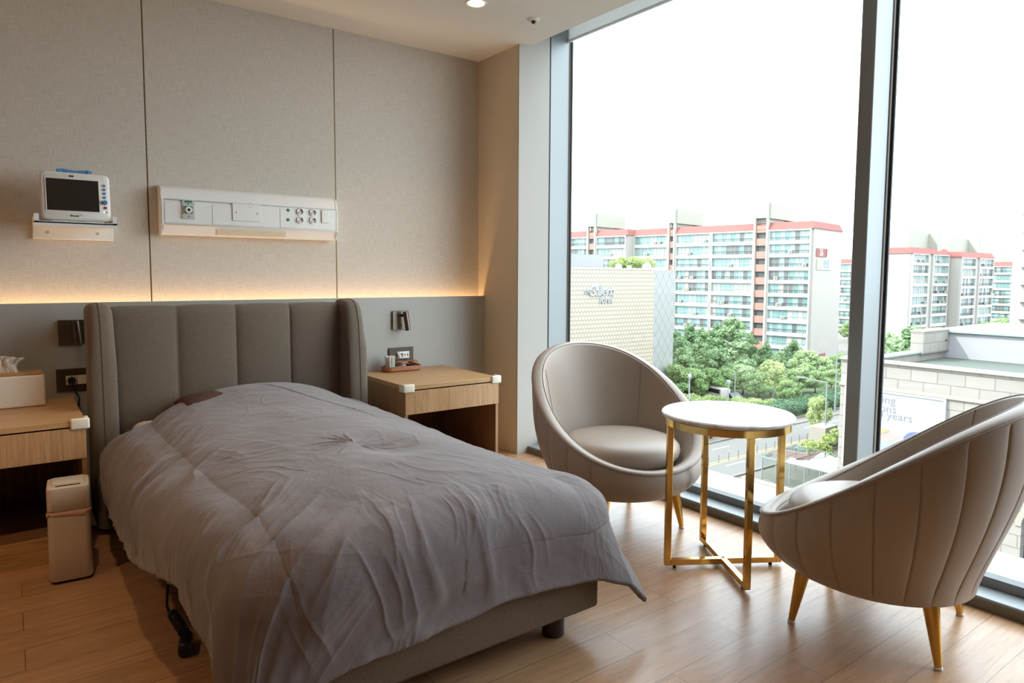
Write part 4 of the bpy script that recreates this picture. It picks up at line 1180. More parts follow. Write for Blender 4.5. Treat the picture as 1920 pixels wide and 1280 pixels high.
def fbox(bm, p, u, a, b, d0, d1, z0, z1, mi=0):
    """box along a facade: from a to b metres along u, from depth d0 (outward) to d1"""
    n = Vector((u[1], -u[0])); p = Vector(p); u = Vector(u)
    c = p+u*((a+b)/2)+n*((d0+d1)/2)
    obox(bm, Vector((c.x, c.y, (z0+z1)/2)), (abs(b-a)/2, abs(d1-d0)/2, (z1-z0)/2), math.atan2(u.y, u.x), 0, 1, mi)

def block(name, label, p, u, length, depth, ztop, nf, fh, runs, seed, towers=(), band=1.5, group='apartment blocks across the road', ac=.5, pieces=True, sides=True):
    t = thing(name, (p[0], p[1], GZ), label, 'building', group)
    zt = ztop-band; z0 = zt-nf*fh
    bm = bmesh.new(); fbox(bm, p, u, 0, length, -depth, 0, GZ, zt)
    obj('wall', bm, M['cream_wall'], t, 0)
    bm = bmesh.new()
    n = Vector((u[1], -u[0]))
    # sloped red band round the roof
    P = Vector(p); U = Vector(u)
    def c(a, d): v = P+U*a+n*d; return (v.x, v.y)
    lo = [c(-.25, .5), c(length+.25, .5), c(length+.25, -depth-.25), c(-.25, -depth-.25)]; hi = [c(.45, -.3), c(length-.45, -.3), c(length-.45, -depth+.45), c(.45, -depth+.45)]
    A = [bm.verts.new((x, y, zt)) for x, y in lo]; B = [bm.verts.new((x, y, ztop)) for x, y in hi]
    skin(bm, [A, B]); bm.faces.new(B); bm.faces.new(A); obj('roof_band', bm, M['roof_red'], t, 0)
    bm = bmesh.new()
    for a, b, kind in runs:
        if kind == 'w':
            for f in range(nf+1): fbox(bm, p, u, a, b, 0, .42, z0+f*fh-.34, z0+f*fh+.42 if f < nf else z0+f*fh)
        fbox(bm, p, u, a-.14, a+.14, 0, .5, z0-1, zt); fbox(bm, p, u, b-.14, b+.14, 0, .5, z0-1, zt)
    obj('balcony_slabs', bm, M['slab'], t, 0)
    facade(t, p, u, runs, z0, nf, fh, seed, ac)
    for a, b in towers:                                            # stair tower with its rooftop room
        bm = bmesh.new()
        fbox(bm, p, u, a, a+.45, 0, .75, GZ, ztop+4.4); fbox(bm, p, u, b-.45, b, 0, .75, GZ, ztop+4.4); fbox(bm, p, u, a, b, -depth*.55, .7, ztop+1.0, ztop+4.4)
        fbox(bm, p, u, a+.2, b-.2, -depth*.5, -.5, zt, ztop+1.0); fbox(bm, p, u, a-.6, b+.3, -depth*.75, .3, ztop+.9, ztop+4.0)
        obj('stair_tower', bm, M['penthouse'], t, 0)
        bm = bmesh.new(); 
        for f in range(nf+1): fbox(bm, p, u, a+.45, b-.45, .05, .45, z0+f*fh-.55, z0+f*fh+.95)
        obj('stair_band', bm, M['pink'], t, 0)
        bm = bmesh.new()
        for f in range(nf): fbox(bm, p, u, a+.45, b-.45, -.05, .04, z0+f*fh+.9, z0+f*fh+2.2)
        obj('stair_opening', bm, M['rail_dark'], t, 0)
        bm = bmesh.new(); q = c((a+b)/2, -depth*.3); cyl(bm, (q[0], q[1], ztop+3.3), (q[0], q[1], ztop+6.2), .04, .03, 6); obj('aerial', bm, M['metal_pole'], t, 0)
    return t

# the long block facing us: its facade looks -X, its numbered end wall looks -Y
A0 = (130.2, 70.9); AU = (-.159, .987)
# runs are measured from the near corner going away
an = lambda a: a
def away(p, u):  # facade() wants outward normal = (uy, -ux); for u pointing away (+Y) that is +X, so run it backwards
    return p, u
LA = 43.2
pA = (A0[0]+AU[0]*LA, A0[1]+AU[1]*LA); uA = (-AU[0], -AU[1])
runsA = [(LA-b, LA-a, 'w') for a, b in ((.6, 9.2), (12.6, 22.3), (22.7, 31.4), (33.6, 43.0))]
blkA = block('apartment_block', 'long cream apartment block with the number 26 on its end wall', pA, uA, LA, 15.5, 12.3, 10, 2.72, runsA, 5, [(LA-12.5, LA-9.3), (LA-33.5, LA-31.5)], ac=.62)
# signs on the end wall (faces -Y)
eu = Vector((-uA[0]*0+AU[1], -AU[0])).normalized()                   # along the end wall, to the right
en = Vector((uA[0], uA[1])).normalized()
def end_m4(s, z): 
    q = Vector(A0)+eu*s+en*.06
    m3 = Matrix(((eu.x, 0, en.x), (eu.y, 0, en.y), (0, 1, 0))); return Matrix.Translation((q.x, q.y, z)) @ m3.to_4x4()
def flat(bm, pts, m4, th=.05, mi=0):
    A = [bm.verts.new(m4 @ Vector((x, y, 0))) for x, y in pts]; B = [bm.verts.new(m4 @ Vector((x, y, th))) for x, y in pts]
    skin(bm, [A, B], mi); f = bm.faces.new(B); f.material_index = mi; f = bm.faces.new(A); f.material_index = mi
bm = bmesh.new(); m4 = end_m4(0, 0)
zc = 1.15+(513-469)/1280*140; flat(bm, [(1.0, zc-.85), (6.1, zc-.85), (6.5, zc+.85), (1.0, zc+.85)], m4); flat(bm, [(6.35, zc-.85), (6.75, zc-.85), (7.15, zc+.85), (6.75, zc+.85)], m4)
sgn = obj('number_sign', bm, M['sign_red'], blkA, 0)
bm = bmesh.new(); text_bm(bm, '26', 1.95, end_m4(3.7, zc) @ Matrix.Translation((0, 0, .06)), .02, bold=.03); obj('number_lettering', bm, M['sign_letter'], sgn, 0)
z2 = 1.15+(513-491)/1280*140; bm = bmesh.new(); flat(bm, [(1.4, z2-1.1), (9.6, z2-1.1), (9.6, z2+1.1), (1.4, z2+1.1)], m4); sg2 = obj('name_sign', bm, M['sign_white'], blkA, 0)
bm = bmesh.new(); text_bm(bm, '\ud55c\uc591', 1.75, end_m4(6.6, z2) @ Matrix.Translation((0, 0, .06)), .02, bold=.02); obj('name_lettering', bm, M['sign_blue'], sg2, 0)
bm = bmesh.new(); flat(bm, [(1.9, z2-.75), (2.5, z2-.75), (2.5, z2+.2), (3.1, z2+.2), (3.1, z2+.75), (1.9, z2+.75)], m4, .08); flat(bm, [(2.8, z2-.75), (4.1, z2-.75), (4.1, z2-.1), (3.4, z2-.1)], m4, .08); obj('name_emblem', bm, M['sign_gold'], sg2, 0)
zr = GZ+2.0
for a_, b_ in ((.6, 3.2), (4.8, 8.2)):
    bm = bmesh.new(); flat(bm, [(a_, zr-.8), (b_, zr-.8), (b_, zr+.5), (a_, zr+.5)], m4); obj('base_panel', bm, M['sign_red'], blkA, 0)
# its stepped-forward continuation
BL = 34; sB = 43.2; pB0 = (A0[0]+AU[0]*sB-2.7*AU[1], A0[1]+AU[1]*sB+2.7*AU[0])
pB = (pB0[0]+AU[0]*BL, pB0[1]+AU[1]*BL)
runsB = [(BL-b, BL-a, 'w') for a, b in ((.5, 9.3), (12.2, 21.0), (21.4, 30.2))]
block('apartment_block', 'cream apartment block wing with red roof band behind the department store roof', pB, uA, BL, 15.5, 12.3, 10, 2.72, runsB, 8, [(BL-12.1, BL-9.4)], ac=.5)
# blocks to the right of the window post
C1 = (182.8, 75.2)
t = block('apartment_block', 'red roofed cream apartment block with a blank wall just right of the window post', C1, (1, 0), 22.2, 14, 8.6, 9, 2.68, [(.3, 9.6, 'w'), (12.2, 21.9, 'w')], 15, [], ac=.45)
bm = bmesh.new()
for f in range(10): box(bm, (182.74, 84.0, GZ+.6+f*2.45), (182.8, 90.3, GZ+2.2+f*2.45))
obj('side_window', bm, M['pane_grey'], t, 0)
bm = bmesh.new(); box(bm, (186, 77.5, 8.5), (199, 86, 13.2)); box(bm, (198, 75.2, 8), (200.5, 80, 12.6)); obj('roof_room', bm, M['penthouse'], t, 0)
t = block('apartment_block', 'cream apartment block with red roof band second right of the window post', (206, 72.6), (1, 0), 23, 14, 8.0, 9, 2.72, [(.3, 9.8, 'w'), (12.4, 22.6, 'w')], 22, [], ac=.45)
bm = bmesh.new(); box(bm, (206.5, 75.5, 7.8), (220, 84, 11.8)); box(bm, (218.6, 73, 7.8), (221.6, 79, 12.6)); obj('roof_room', bm, M['penthouse'], t, 0)
t = block('apartment_block', 'far cream apartment block with a salmon corner right of the others', (281, 97), (0, -1), 15, 12, 6.6, 9, 2.72, [(4.2, 14.6, 'w')], 31, [], ac=.4)
bm = bmesh.new(); fbox(bm, (281, 97), (0, -1), .6, 3.6, 0, .5, GZ, 5); obj('stair_band', bm, M['pink'], t, 0)
bm = bmesh.new(); box(bm, (283, 88, 6), (292, 99, 11)); obj('roof_room', bm, M['penthouse'], t, 0)
block('apartment_block', 'distant cream apartment block seen in the gap left of the window post', (233, 124), (0, -1), 20, 12, 7.2, 9, 2.7, [(.4, 9.8, 'w'), (10.2, 19.6, 'w')], 44, [], ac=.3)
# tall building with projecting slabs at the right edge
t = thing('tower_block', (129.5, 30, GZ), 'cream tower block with projecting balcony ledges at the right edge of the window', 'building')
bm = bmesh.new(); box(bm, (129.5, 10, GZ), (150, 36.6, 13.5)); obj('wall', bm, M['cream_wall'], t, 0)
bm = bmesh.new()
for f in range(11): box(bm, (128.0, 10, GZ+1.2+f*2.72), (129.6, 35.4, GZ+1.5+f*2.72))
obj('balcony_ledges', bm, M['slab'], t, 0)
bm = bmesh.new()
for f in range(11): box(bm, (129.40, 12, GZ+2.3+f*2.72), (129.5, 33.5, GZ+3.4+f*2.72))
obj('window_band', bm, M['pane_grey'], t, 0)

# ---- department store with quilted cream facade ---------------------------------------
def shop_mat():
    t = NT('quilted_cream_disc_facade')
    co = t.co((1, 1, 1)); sp = t.new('ShaderNodeSeparateXYZ'); t.l.new(co, sp.inputs[0])
    row = t.math('FLOOR', t.math('MULTIPLY', sp.outputs['Z'], 1.75))
    xs = t.math('ADD', t.math('MULTIPLY', sp.outputs['X'], 1.75), t.math('MULTIPLY', t.math('MODULO', row, 2.0), .5))
    fx = t.math('SUBTRACT', t.math('FRACT', xs), .5); fz = t.math('SUBTRACT', t.math('FRACT', t.math('MULTIPLY', sp.outputs['Z'], 1.75)), .5)
    d = t.math('SQRT', t.math('ADD', t.math('MULTIPLY', fx, fx), t.math('MULTIPLY', fz, fz)))
    n = t.noise(t.co((.35, .35, .35)), 1.2, 3)
    disc = t.ramp(n, [(.35, EX('#d0c2ae')), (.65, EX('#d3c2b0'))])
    f = t.ramp(d, [(.40, 0.0), (.50, 1.0)])
    t.set(Base_Color=t.mix(f, disc, EX('#a59d8c')), Roughness=.45); return t.m
def diamond_mat():
    t = NT('grey_diamond_panels')
    co = t.co((1, 1, 1)); sp = t.new('ShaderNodeSeparateXYZ'); t.l.new(co, sp.inputs[0])
    h = t.math('ADD', t.math('MULTIPLY', sp.outputs['X'], .83), t.math('MULTIPLY', sp.outputs['Y'], .55))
    fs = []
    for s in (1, -1):
        v = t.math('FRACT', t.math('MULTIPLY', t.math('ADD', t.math('MULTIPLY', h, float(s)), t.math('MULTIPLY', sp.outputs['Z'], 1.0)), .46))
        fs.append(t.math('LESS_THAN', v, .045))
    t.set(Base_Color=t.mix(t.math('MAXIMUM', fs[0], fs[1]), EX('#aaacaa'), EX('#6f7275')), Roughness=.5); return t.m
M['shop_face'] = shop_mat(); M['shop_grey'] = diamond_mat()
st = thing('department_store', (62, 64, GZ), 'department store with a quilted cream facade and script letters beyond the left chair', 'building')
ztop = 1.95
bm = bmesh.new(); box(bm, (38, 64, GZ), (75.6, 90, ztop)); obj('front_wall', bm, M['shop_face'], st, 0)
bm = bmesh.new(); prism(bm, [(75.6, 64.0), (82.4, 66.0), (82.4, 90), (75.6, 90)], 'z', GZ, ztop-.02); obj('corner_wall', bm, M['shop_grey'], st, 0)
bm = bmesh.new()
for k in range(62): lathe(bm, [(.24, -.05), (.24, .1), (.12, .2), (0, .2)], 8, None, (38.3+k*.6, 64.1, ztop))
obj('roof_edge', bm, M['slab'], st, 0)
bm = bmesh.new(); box(bm, (50, 68, ztop), (69.2, 80, ztop+2.1)); obj('roof_plant_room', bm, M['roof_white'], st, 0)
def sgn_m4(px, py): p = at(px, py, 'y', 63.9); return wall_m4(p[0], p[1], p[2])
bm = bmesh.new()
text_bm(bm, 'Galleria', 1.9, sgn_m4(1127, 546), .12, .3, space=.86, bold=.01); text_bm(bm, 'the', .9, sgn_m4(1101, 546), .12, .3)
text_bm(bm, 'foret', 1.35, sgn_m4(1136, 562), .12, .3, space=.95, bold=.01); obj('sign_lettering', bm, M['sign_letter'], st, 0)
for k, (px, r) in enumerate(((1160, .55), (1180, .4), (1213, .72))):
    p = at(px, 500, 'y', 66.0); bm = bmesh.new(); lathe(bm, [(r, 0), (r*.98, r*.5), (r*.8, r*1.1), (r*.4, r*1.5), (0, r*1.6)], 18, None, (p[0], 66, ztop))
    o = tag(obj('roof_vent_dome', bm, M['metal_pole']), ('left', 'middle small', 'large right')[k]+' metal vent dome on the department store roof by the roof shrubs', 'roof vent', 'vent domes on the store roof'); rebase(o, (p[0], 66, ztop))

# ---- low stone building with the banner -----------------------------------------------
hb = thing('stone_building', (52, 6, GZ), 'low white stone building with a green roof terrace right of the window post', 'building')
HX, HY, HZ = 44.5, 19.4, -4.35
def wall_with_arches():
    bm = bmesh.new(); y0, y1 = -25.0, HY; spr, rad = -12.6, 1.45
    ys = [12.0-4.6*k for k in range(7)]
    # upper wall
    box(bm, (HX, y0, spr+rad+.6), (HX+.6, y1, HZ))
    edges = [y1]; 
    for c in ys: edges += [c+rad, c-rad]
    edges.append(y0)
    for a, b in zip(edges[0::2], edges[1::2]): box(bm, (HX, b, GZ), (HX+.6, a, spr+rad+.6))
    for c in ys:
        n = 14
        arc = [(c+rad*math.cos(math.pi*k/n), spr+rad*math.sin(math.pi*k/n)) for k in range(n+1)]
        for (ya, za), (yb, zb) in zip(arc, arc[1:]):
            P = [(HX, ya, za), (HX, yb, zb), (HX, yb, spr+rad+.6), (HX, ya, spr+rad+.6)]
            quad(bm, *P); Q = [(HX+.6, y, z) for _, y, z in P]; quad(bm, *Q); quad(bm, P[0], P[1], Q[1], Q[0])
    return bm, ys, spr, rad
wbm, arch_y, spr, rad = wall_with_arches(); obj('front_wall', wbm, M['stone'], hb, 0)
for c in arch_y:
    bm = bmesh.new(); box(bm, (HX+.62, c-rad-.1, GZ), (HX+.7, c+rad+.1, spr+rad+.2)); obj('arch_glazing', bm, M['void'], hb, 0)
    bm = bmesh.new(); rings = []
    for k in range(15):
        a = math.pi*k/14
        rings.append([bm.verts.new((x, c+r*math.cos(a), spr+r*math.sin(a))) for x, r in ((HX+.05, rad), (HX-.10, rad), (HX-.10, rad+.30), (HX+.05, rad+.30))])
    skin(bm, rings); obj('arch_moulding', bm, M['coping'], hb, 0)
bm = bmesh.new(); box(bm, (HX+.6, HY-.6, GZ), (59.1, HY, -4.6)); box(bm, (54.5, HY-.9, -4.6), (59.1, HY, -3.0)); obj('side_wall', bm, M['stone_y'], hb, 0)
bm = bmesh.new(); box(bm, (HX+.6, -25, -6.0), (59.1, HY-.6, -5.15)); obj('roof_deck', bm, M['deck'], hb, 0)
bm = bmesh.new(); box(bm, (59.1, -25, GZ), (72, HY, -3.2)); obj('upper_wall', bm, M['roof_white'], hb, 0)
bm = bmesh.new(); box(bm, (58.8, -25, -3.2), (72, HY+.2, -2.95), .05, 1); box(bm, (HX+.2, HY-.75, -4.6), (54.5, HY+.15, -4.4), .05, 1); obj('metal_coping', bm, M['verdigris'], hb, 0)
bm = bmesh.new(); box(bm, (HX-.22, -25, HZ-.02), (HX+.75, HY+.1, HZ+.16), .05, 1); box(bm, (HX-.16, -25, HZ-1.75), (HX+.05, HY+.05, HZ-1.5), .05, 1); box(bm, (HX-.2, -25, spr+rad+1.5), (HX+.05, 12.9, spr+rad+1.9), .05, 1); obj('stone_coping', bm, M['coping'], hb, 0)
bm = bmesh.new(); box(bm, (54.5, HY-.95, -3.0), (59.3, HY+.1, -2.85), .04, 1); obj('pillar_cap', bm, M['coping'], hb, 0)
bm = bmesh.new()
for y in (13.3, 12.6):
    cyl(bm, (59.0, y, -5.15), (59.0, y, -2.8), .03, n=8)
for k in range(8): cyl(bm, (59.0, 13.3, -5.0+k*.28), (59.0, 12.6, -5.0+k*.28), .02, n=6)
lad = obj('ladder', bm, M['metal_pole'], hb, 0)
bm = bmesh.new(); tube(bm, [(58.9, 19.0, -4.7), (58.5, 18.8, -4.1), (58.4, 18.4, -3.7)], .06, 8); obj('roof_pipe', bm, M['rail_dark'], hb, 0)
# banner
BZ1 = at(1772, 751, 'x', HX)[2]; BY0 = at(1772, 751, 'x', HX)[1]; BY1 = 18.9; BZ0 = BZ1-4.9
bn2 = thing('advertising_banner', (HX-.1, (BY0+BY1)/2, BZ0), 'large white banner with grey lettering hung on the low stone building', 'banner')
bm = bmesh.new(); box(bm, (HX-.12, BY0, BZ0), (HX-.01, BY1, BZ1)); obj('sheet', bm, M['banner'], bn2, 0)
bm = bmesh.new()
for a, b in (((BY0-.12, BZ0-.12), (BY0, BZ1+.12)), ((BY1, BZ0-.12), (BY1+.12, BZ1+.12)), ((BY0, BZ1), (BY1, BZ1+.12)), ((BY0, BZ0-.12), (BY1, BZ0))): box(bm, (HX-.2, a[0], a[1]), (HX-.01, b[0], b[1]))
obj('frame', bm, M['sign_white'], bn2, 0)
bm = bmesh.new()
for s, px, py, sz in (('ting', 1679, 752, .72), ('ions', 1681, 769, .72), ('50 years', 1711, 786, .70)):
    p = at(px, py, 'x', HX-.13); text_bm(bm, s, sz, wall_m4(p[0], p[1], p[2], '-x'), .01, 0, 'RIGHT', space=1.04)
obj('banner_lettering', bm, M['banner_ink'], bn2, 0)
def bpoly(bm, pts, off=.13):
    v = [at(x, y, 'x', HX-off) for x, y in pts]; A = [bm.verts.new(p) for p in v]; B = [bm.verts.new((p[0]+.006, p[1], p[2])) for p in v]; skin(bm, [A, B]); bm.faces.new(A)
M['print_blue'] = plain('printed_car_blue', EX('#5f6c96'), .6); M['print_rock'] = plain('printed_rocks', ST('#b2a4a0'), .7, var=.2, vs=2); M['print_yellow'] = plain('printed_foliage', ST('#c0a878'), .7, var=.2, vs=2); M['print_grey'] = plain('printed_road', ST('#a3aab8'), .7)
for pts, k, nm in (([(1648, 815), (1655, 805), (1664, 806), (1672, 812), (1684, 815), (1690, 822), (1672, 827), (1648, 825)], 'print_rock', 'printed_rocks'), ([(1648, 811), (1652, 804), (1662, 803), (1667, 808), (1658, 812)], 'print_yellow', 'printed_foliage'),
                   ([(1693, 820), (1700, 813), (1708, 810), (1722, 810), (1733, 812), (1740, 820), (1738, 825), (1695, 825)], 'print_blue', 'printed_car'), ([(1646, 828), (1690, 826), (1768, 826), (1768, 846), (1646, 846)], 'print_grey', 'printed_road')):
    bm = bmesh.new(); bpoly(bm, pts, .15 if 'foliage' in nm else .13); obj(nm, bm, M[k], bn2, 0)

# ---- trees ----------------------------------------------------------------------------
def crown_mesh(name, mat, blobs, n, leaf, seed):
    """leaf cards scattered over overlapping lumps; unit metres, base at z=0"""
    rng = np.random.RandomState(seed); vol = np.array([b[3]**2 for b in blobs]); pick = rng.choice(len(blobs), n, p=vol/vol.sum())
    B = np.array(blobs)[pick]; d = rng.normal(size=(n, 3)); d /= np.linalg.norm(d, axis=1)[:, None]
    rad = rng.uniform(.55, 1.05, (n, 1))**.6
    P = B[:, :3]+d*B[:, 3:4]*rad*np.array([1, 1, .85])
    nrm = d+rng.normal(size=(n, 3))*.7+np.array([0, 0, .4]); nrm /= np.linalg.norm(nrm, axis=1)[:, None]
    tx = np.cross(nrm, rng.normal(size=(n, 3))); tx /= np.linalg.norm(tx, axis=1)[:, None]; ty = np.cross(nrm, tx)
    s = leaf*rng.uniform(.6, 1.3, (n, 1))
    V = np.stack([P-tx*s*.5, P+ty*s*.32, P+tx*s*.55+nrm*s*.12, P-ty*s*.32], 1).reshape(-1, 3)
    me = bpy.data.meshes.new(name); me.vertices.add(len(V)); me.vertices.foreach_set('co', V.reshape(-1).astype(np.float32))
    F = np.arange(len(V), dtype=np.int32); me.loops.add(len(F)); me.loops.foreach_set('vertex_index', F)
    me.polygons.add(n); me.polygons.foreach_set('loop_start', np.arange(0, len(F), 4, dtype=np.int32))
    try: me.polygons.foreach_set('loop_total', np.full(n, 4, dtype=np.int32))
    except Exception: pass
    me.update(calc_edges=True); me.validate(); me.materials.append(mat); return me
def blobs_of(kind, rnd):
    B = []
    if kind == 'ginkgo':                                           # tall tapering crown with side tufts
        for k in range(34):
            z = 1.6+8.2*(k/33)**.95; w = 2.7*(1-((z-1.6)/9.4)**1.7)+.2
            a = rnd.random()*6.28; rr = w*rnd.random()**.5; B.append((rr*math.cos(a), rr*math.sin(a), z, .5+.6*(w/2.7)*rnd.uniform(.7, 1.3)))
        for k in range(5): B.append((0, 0, 9.3+k*.35, .42-.06*k))
    elif kind == 'round':
        for k in range(34):
            a = rnd.random()*6.28; u = rnd.random(); z = 2.2+5.2*u; w = 3.3*math.sin(math.pi*(.16+.74*u))
            rr = w*rnd.random()**.5; B.append((rr*math.cos(a), rr*math.sin(a), z, rnd.uniform(.7, 1.25)))
    elif kind == 'bush':
        for k in range(9): B.append((rnd.uniform(-1.1, 1.1), rnd.uniform(-.5, .5), rnd.uniform(.35, .8), rnd.uniform(.35, .55)))
    elif kind == 'pine':
        for cx, cz, w in ((-2.2, 2.9, 1.3), (-1.0, 3.3, 1.1), (.2, 3.9, 1.3), (1.3, 3.5, 1.1), (-2.9, 2.5, .8), (-.9, 2.2, .7), (.9, 4.3, .9)):
            for k in range(4): B.append((cx+rnd.uniform(-w, w)*.7, rnd.uniform(-.8, .8), cz+rnd.uniform(-.12, .12), rnd.uniform(.3, .5)))
    elif kind == 'conifer':
        for k in range(26):
            z = 1.0+8*(k/25); w = 2.2*(1-(k/27)); a = rnd.random()*6.28; B.append((w*.6*math.cos(a), w*.6*math.sin(a), z, .35+.4*w*.5))
    return B
CR = {}
for kind, mat, n, leaf, vs in (('bush_dark', 'leaf_hedge', 2600, .13, 2), ('ginkgo', 'leaf_dark', 7000, .40, 3), ('round', 'leaf_mid', 7000, .40, 3), ('round_light', 'leaf_light', 6500, .36, 1), ('bush', 'leaf_light', 1800, .16, 2), ('pine', 'leaf_pine', 1900, .26, 1), ('conifer', 'leaf_dark', 3000, .36, 1)):
    CR[kind] = [crown_mesh('crown', M[mat], blobs_of(kind.split('_')[0], random.Random(k+3)), n, leaf, k+len(kind)) for k in range(vs)]
def trunk_mesh(h, r, branches=3, lean=0):
    bm = bmesh.new(); tube(bm, [(0, 0, 0), (.05+lean*.3, .02, h*.4), (lean, 0, h)], [r, r*.8, r*.4], 8)
    for k in range(branches):
        a = k*2.2; tube(bm, [(lean*.5, 0, h*(.45+.1*k)), (lean*.5+.9*math.cos(a), .9*math.sin(a), h*(.65+.1*k))], [r*.45, r*.15], 6)
    me = bpy.data.meshes.new('trunk'); bm.to_mesh(me); bm.free(); me.materials.append(M['bark']); return me
TRK = {'ginkgo': trunk_mesh(6, .18), 'round': trunk_mesh(4.5, .2), 'round_light': trunk_mesh(4.5, .16), 'pine': None, 'conifer': trunk_mesh(6, .15), 'bush': None, 'bush_dark': None}
bm = bmesh.new(); tube(bm, [(0, 0, 0), (.05, 0, 1.1), (-.25, 0, 1.8), (-1.0, 0, 2.5), (-2.2, 0, 2.8)], [.14, .12, .1, .07, .04], 8); tube(bm, [(.05, 0, 1.1), (.5, 0, 2.1), (.3, 0, 3.6), (.9, 0, 4.1)], [.1, .08, .06, .03], 8); tube(bm, [(.5, 0, 2.1), (1.3, 0, 3.3)], [.07, .03], 6)
me = bpy.data.meshes.new('trunk'); bm.to_mesh(me); bm.free(); me.materials.append(M['bark']); TRK['pine'] = me
tcount = [0]
def tree(name, kind, x, y, z, h, label, group, wide=1.0, rz=None):
    base = {'ginkgo': 10.6, 'round': 8.2, 'round_light': 8.2, 'bush': 1.2, 'bush_dark': 1.2, 'pine': 4.8, 'conifer': 9.4}[kind]; s = h/base; tcount[0] += 1
    t = thing(name, (x, y, z), label, 'shrub' if kind.startswith('bush') else 'tree', group); t.scale = (s*wide, s*wide, s); t.rotation_euler = (0, 0, rz if rz is not None else tcount[0]*1.7)
    me = CR[kind][tcount[0] % len(CR[kind])]; o = bpy.data.objects.new('crown', me); COL.objects.link(o); o.parent = t
    if TRK[kind]: o = bpy.data.objects.new('trunk', TRK[kind]); COL.objects.link(o); o.parent = t
    return t
def tree_px(name, kind, px, ytop, yplane, label, group, wide=1.0, base=GZ, rz=None):
    p = at(px, ytop, 'y', yplane); return tree(name, kind, p[0], yplane, base, p[2]-base, label, group, wide, rz)
GT = 'trees in front of the apartment block'
for px, yt, yp, w in ((1270, 618, 72, 1.15), (1296, 606, 77, 1.1), (1318, 614, 73, 1.15), (1345, 606, 78, 1.1), (1378, 594, 71, 1.45), (1409, 622, 78, 1.1), (1284, 648, 67, 1.35), (1322, 652, 66, 1.3), (1352, 650, 67.5, 1.3)):
    tree_px('ginkgo_tree', 'ginkgo', px, yt, yp, 'tall dark green tree in the row before the long apartment block', GT, w)
for px, yt, yp, w in ((1436, 640, 70, 1.1), (1487, 636, 66, 1.25), (1462, 656, 64, 1.2)):
    tree_px('ginkgo_tree', 'ginkgo', px, yt, yp, 'slender green tree near the numbered end of the long apartment block', 'trees near the numbered end wall', w)
for px, yt, yp, w in ((1512, 656, 62, 1.15), (1540, 668, 60, 1.2), (1572, 662, 62, 1.2), (1395, 684, 60, 1.35), (1424, 696, 56, 1.1), (1500, 688, 55, 1.3), (1530, 694, 54, 1.3), (1560, 692, 55, 1.3), (1480, 712, 51.5, 1.2), (1586, 686, 58, 1.2), (1272, 682, 63, 1.2), (1300, 690, 62, 1.2), (1335, 690, 61, 1.3), (1366, 690, 61, 1.2)):
    tree_px('leafy_tree', 'round', px, yt, yp, 'bushy mid green tree on the planted strip beside the road', 'bushy trees beside the road', w)
tree_px('leafy_tree', 'round_light', 1447, 676, 57, 'pale yellow green tree behind the marble table top, lighter than the rest', None, 1.15)
for px, yt, yp in ((1592, 604, 96), (1604, 640, 90), (1640, 640, 92)):
    tree_px('leafy_tree', 'round', px, yt, yp, 'bright green tree beside the window post beyond the long block', 'trees behind the window post', 1.2)
for px, yt, xp in ((1672, 622, 74), (1655, 630, 76), (1712, 608, 77), (1690, 632, 72), (1735, 632, 78)):
    p = at(px, yt, 'x', xp); tree('conifer_tree', 'conifer', p[0], p[1], GZ, p[2]-GZ, 'dark conifer top showing over the stone building roof', 'conifers behind the stone building', 1.4)
for px, yt, xp in ((1870, 600, 150), (1888, 596, 152), (1858, 606, 155)):
    p = at(px, yt, 'x', xp); tree('leafy_tree', 'round', p[0], p[1], GZ, p[2]-GZ, 'green tree top far off under the salmon cornered block', 'far trees at the right', 1.0)
for px, yt in ((1163, 484), (1178, 479), (1190, 481), (1203, 480), (1216, 486)):
    p = at(px, yt, 'y', 70); tree('roof_shrub', 'bush', p[0], 70, ztop, p[2]-ztop, 'yellow green shrub growing on the department store roof', 'shrubs on the department store roof', 1.0)
for px, py, yp in ((1262, 712, 62), (1281, 716, 61), (1294, 720, 60), (1311, 728, 58.5), (1328, 730, 58), (1342, 736, 57), (1382, 745, 54), (1398, 746, 53.5), (1414, 752, 52.5), (1432, 756, 51.5)):
    p = at(px, py, 'y', yp); tree('rounded_shrub', 'bush', p[0], yp, GZ, 1.5, 'low clipped yellow green shrub in front of the dark trees', 'clipped shrubs by the road', 1.0)
for k in range(22):
    tree('hedge_shrub', 'bush_dark', 76+k*1.9, 46.8+.3*(k % 3), GZ, 2.0, 'dark hedge shrub along the far pavement', 'hedge along the far pavement', 1.2)
p = at(1567, 884, 'z', GZ); tree('pine_tree', 'pine', p[0], p[1], GZ, 4.6, 'spreading pine tree with a bent trunk on the plaza beside the window post', None, 1.0, R(-37))
p = at(1563, 832, 'z', GZ); tree('young_tree', 'round_light', p[0]+1, p[1]+2.5, GZ, 5.0, 'small young tree by the white truck near the kerb', None, .75)

# ---- street furniture and vehicles -----------------------------------------------------
def street_lamp(px, pyb, h, arm, label, armdir=(-1, 0)):
    p = at(px, pyb, 'z', GZ); t = thing('street_lamp', (p[0], p[1], GZ), label, 'street lamp', 'street lamps by the road')
    bm = bmesh.new(); cyl(bm, p, (p[0], p[1], GZ+h), .11, .07, 10); obj('pole', bm, M['metal_pole'], t, 40)
    e = (p[0]+armdir[0]*arm, p[1]+armdir[1]*arm, GZ+h+.35)
    bm = bmesh.new(); tube(bm, [(p[0], p[1], GZ+h-.1), e], .06, 8); obj('arm', bm, M['metal_pole'], t, 40)
    bm = bmesh.new(); obox(bm, Vector(e), (.42, .16, .07), math.atan2(armdir[1], armdir[0]), .03, 2); obj('lamp_head', bm, M['metal_pole'], t, 40)
street_lamp(1546, 838, 7.2, 2.6, 'tall street lamp by the white truck with its arm reaching left', (-.55, .83))
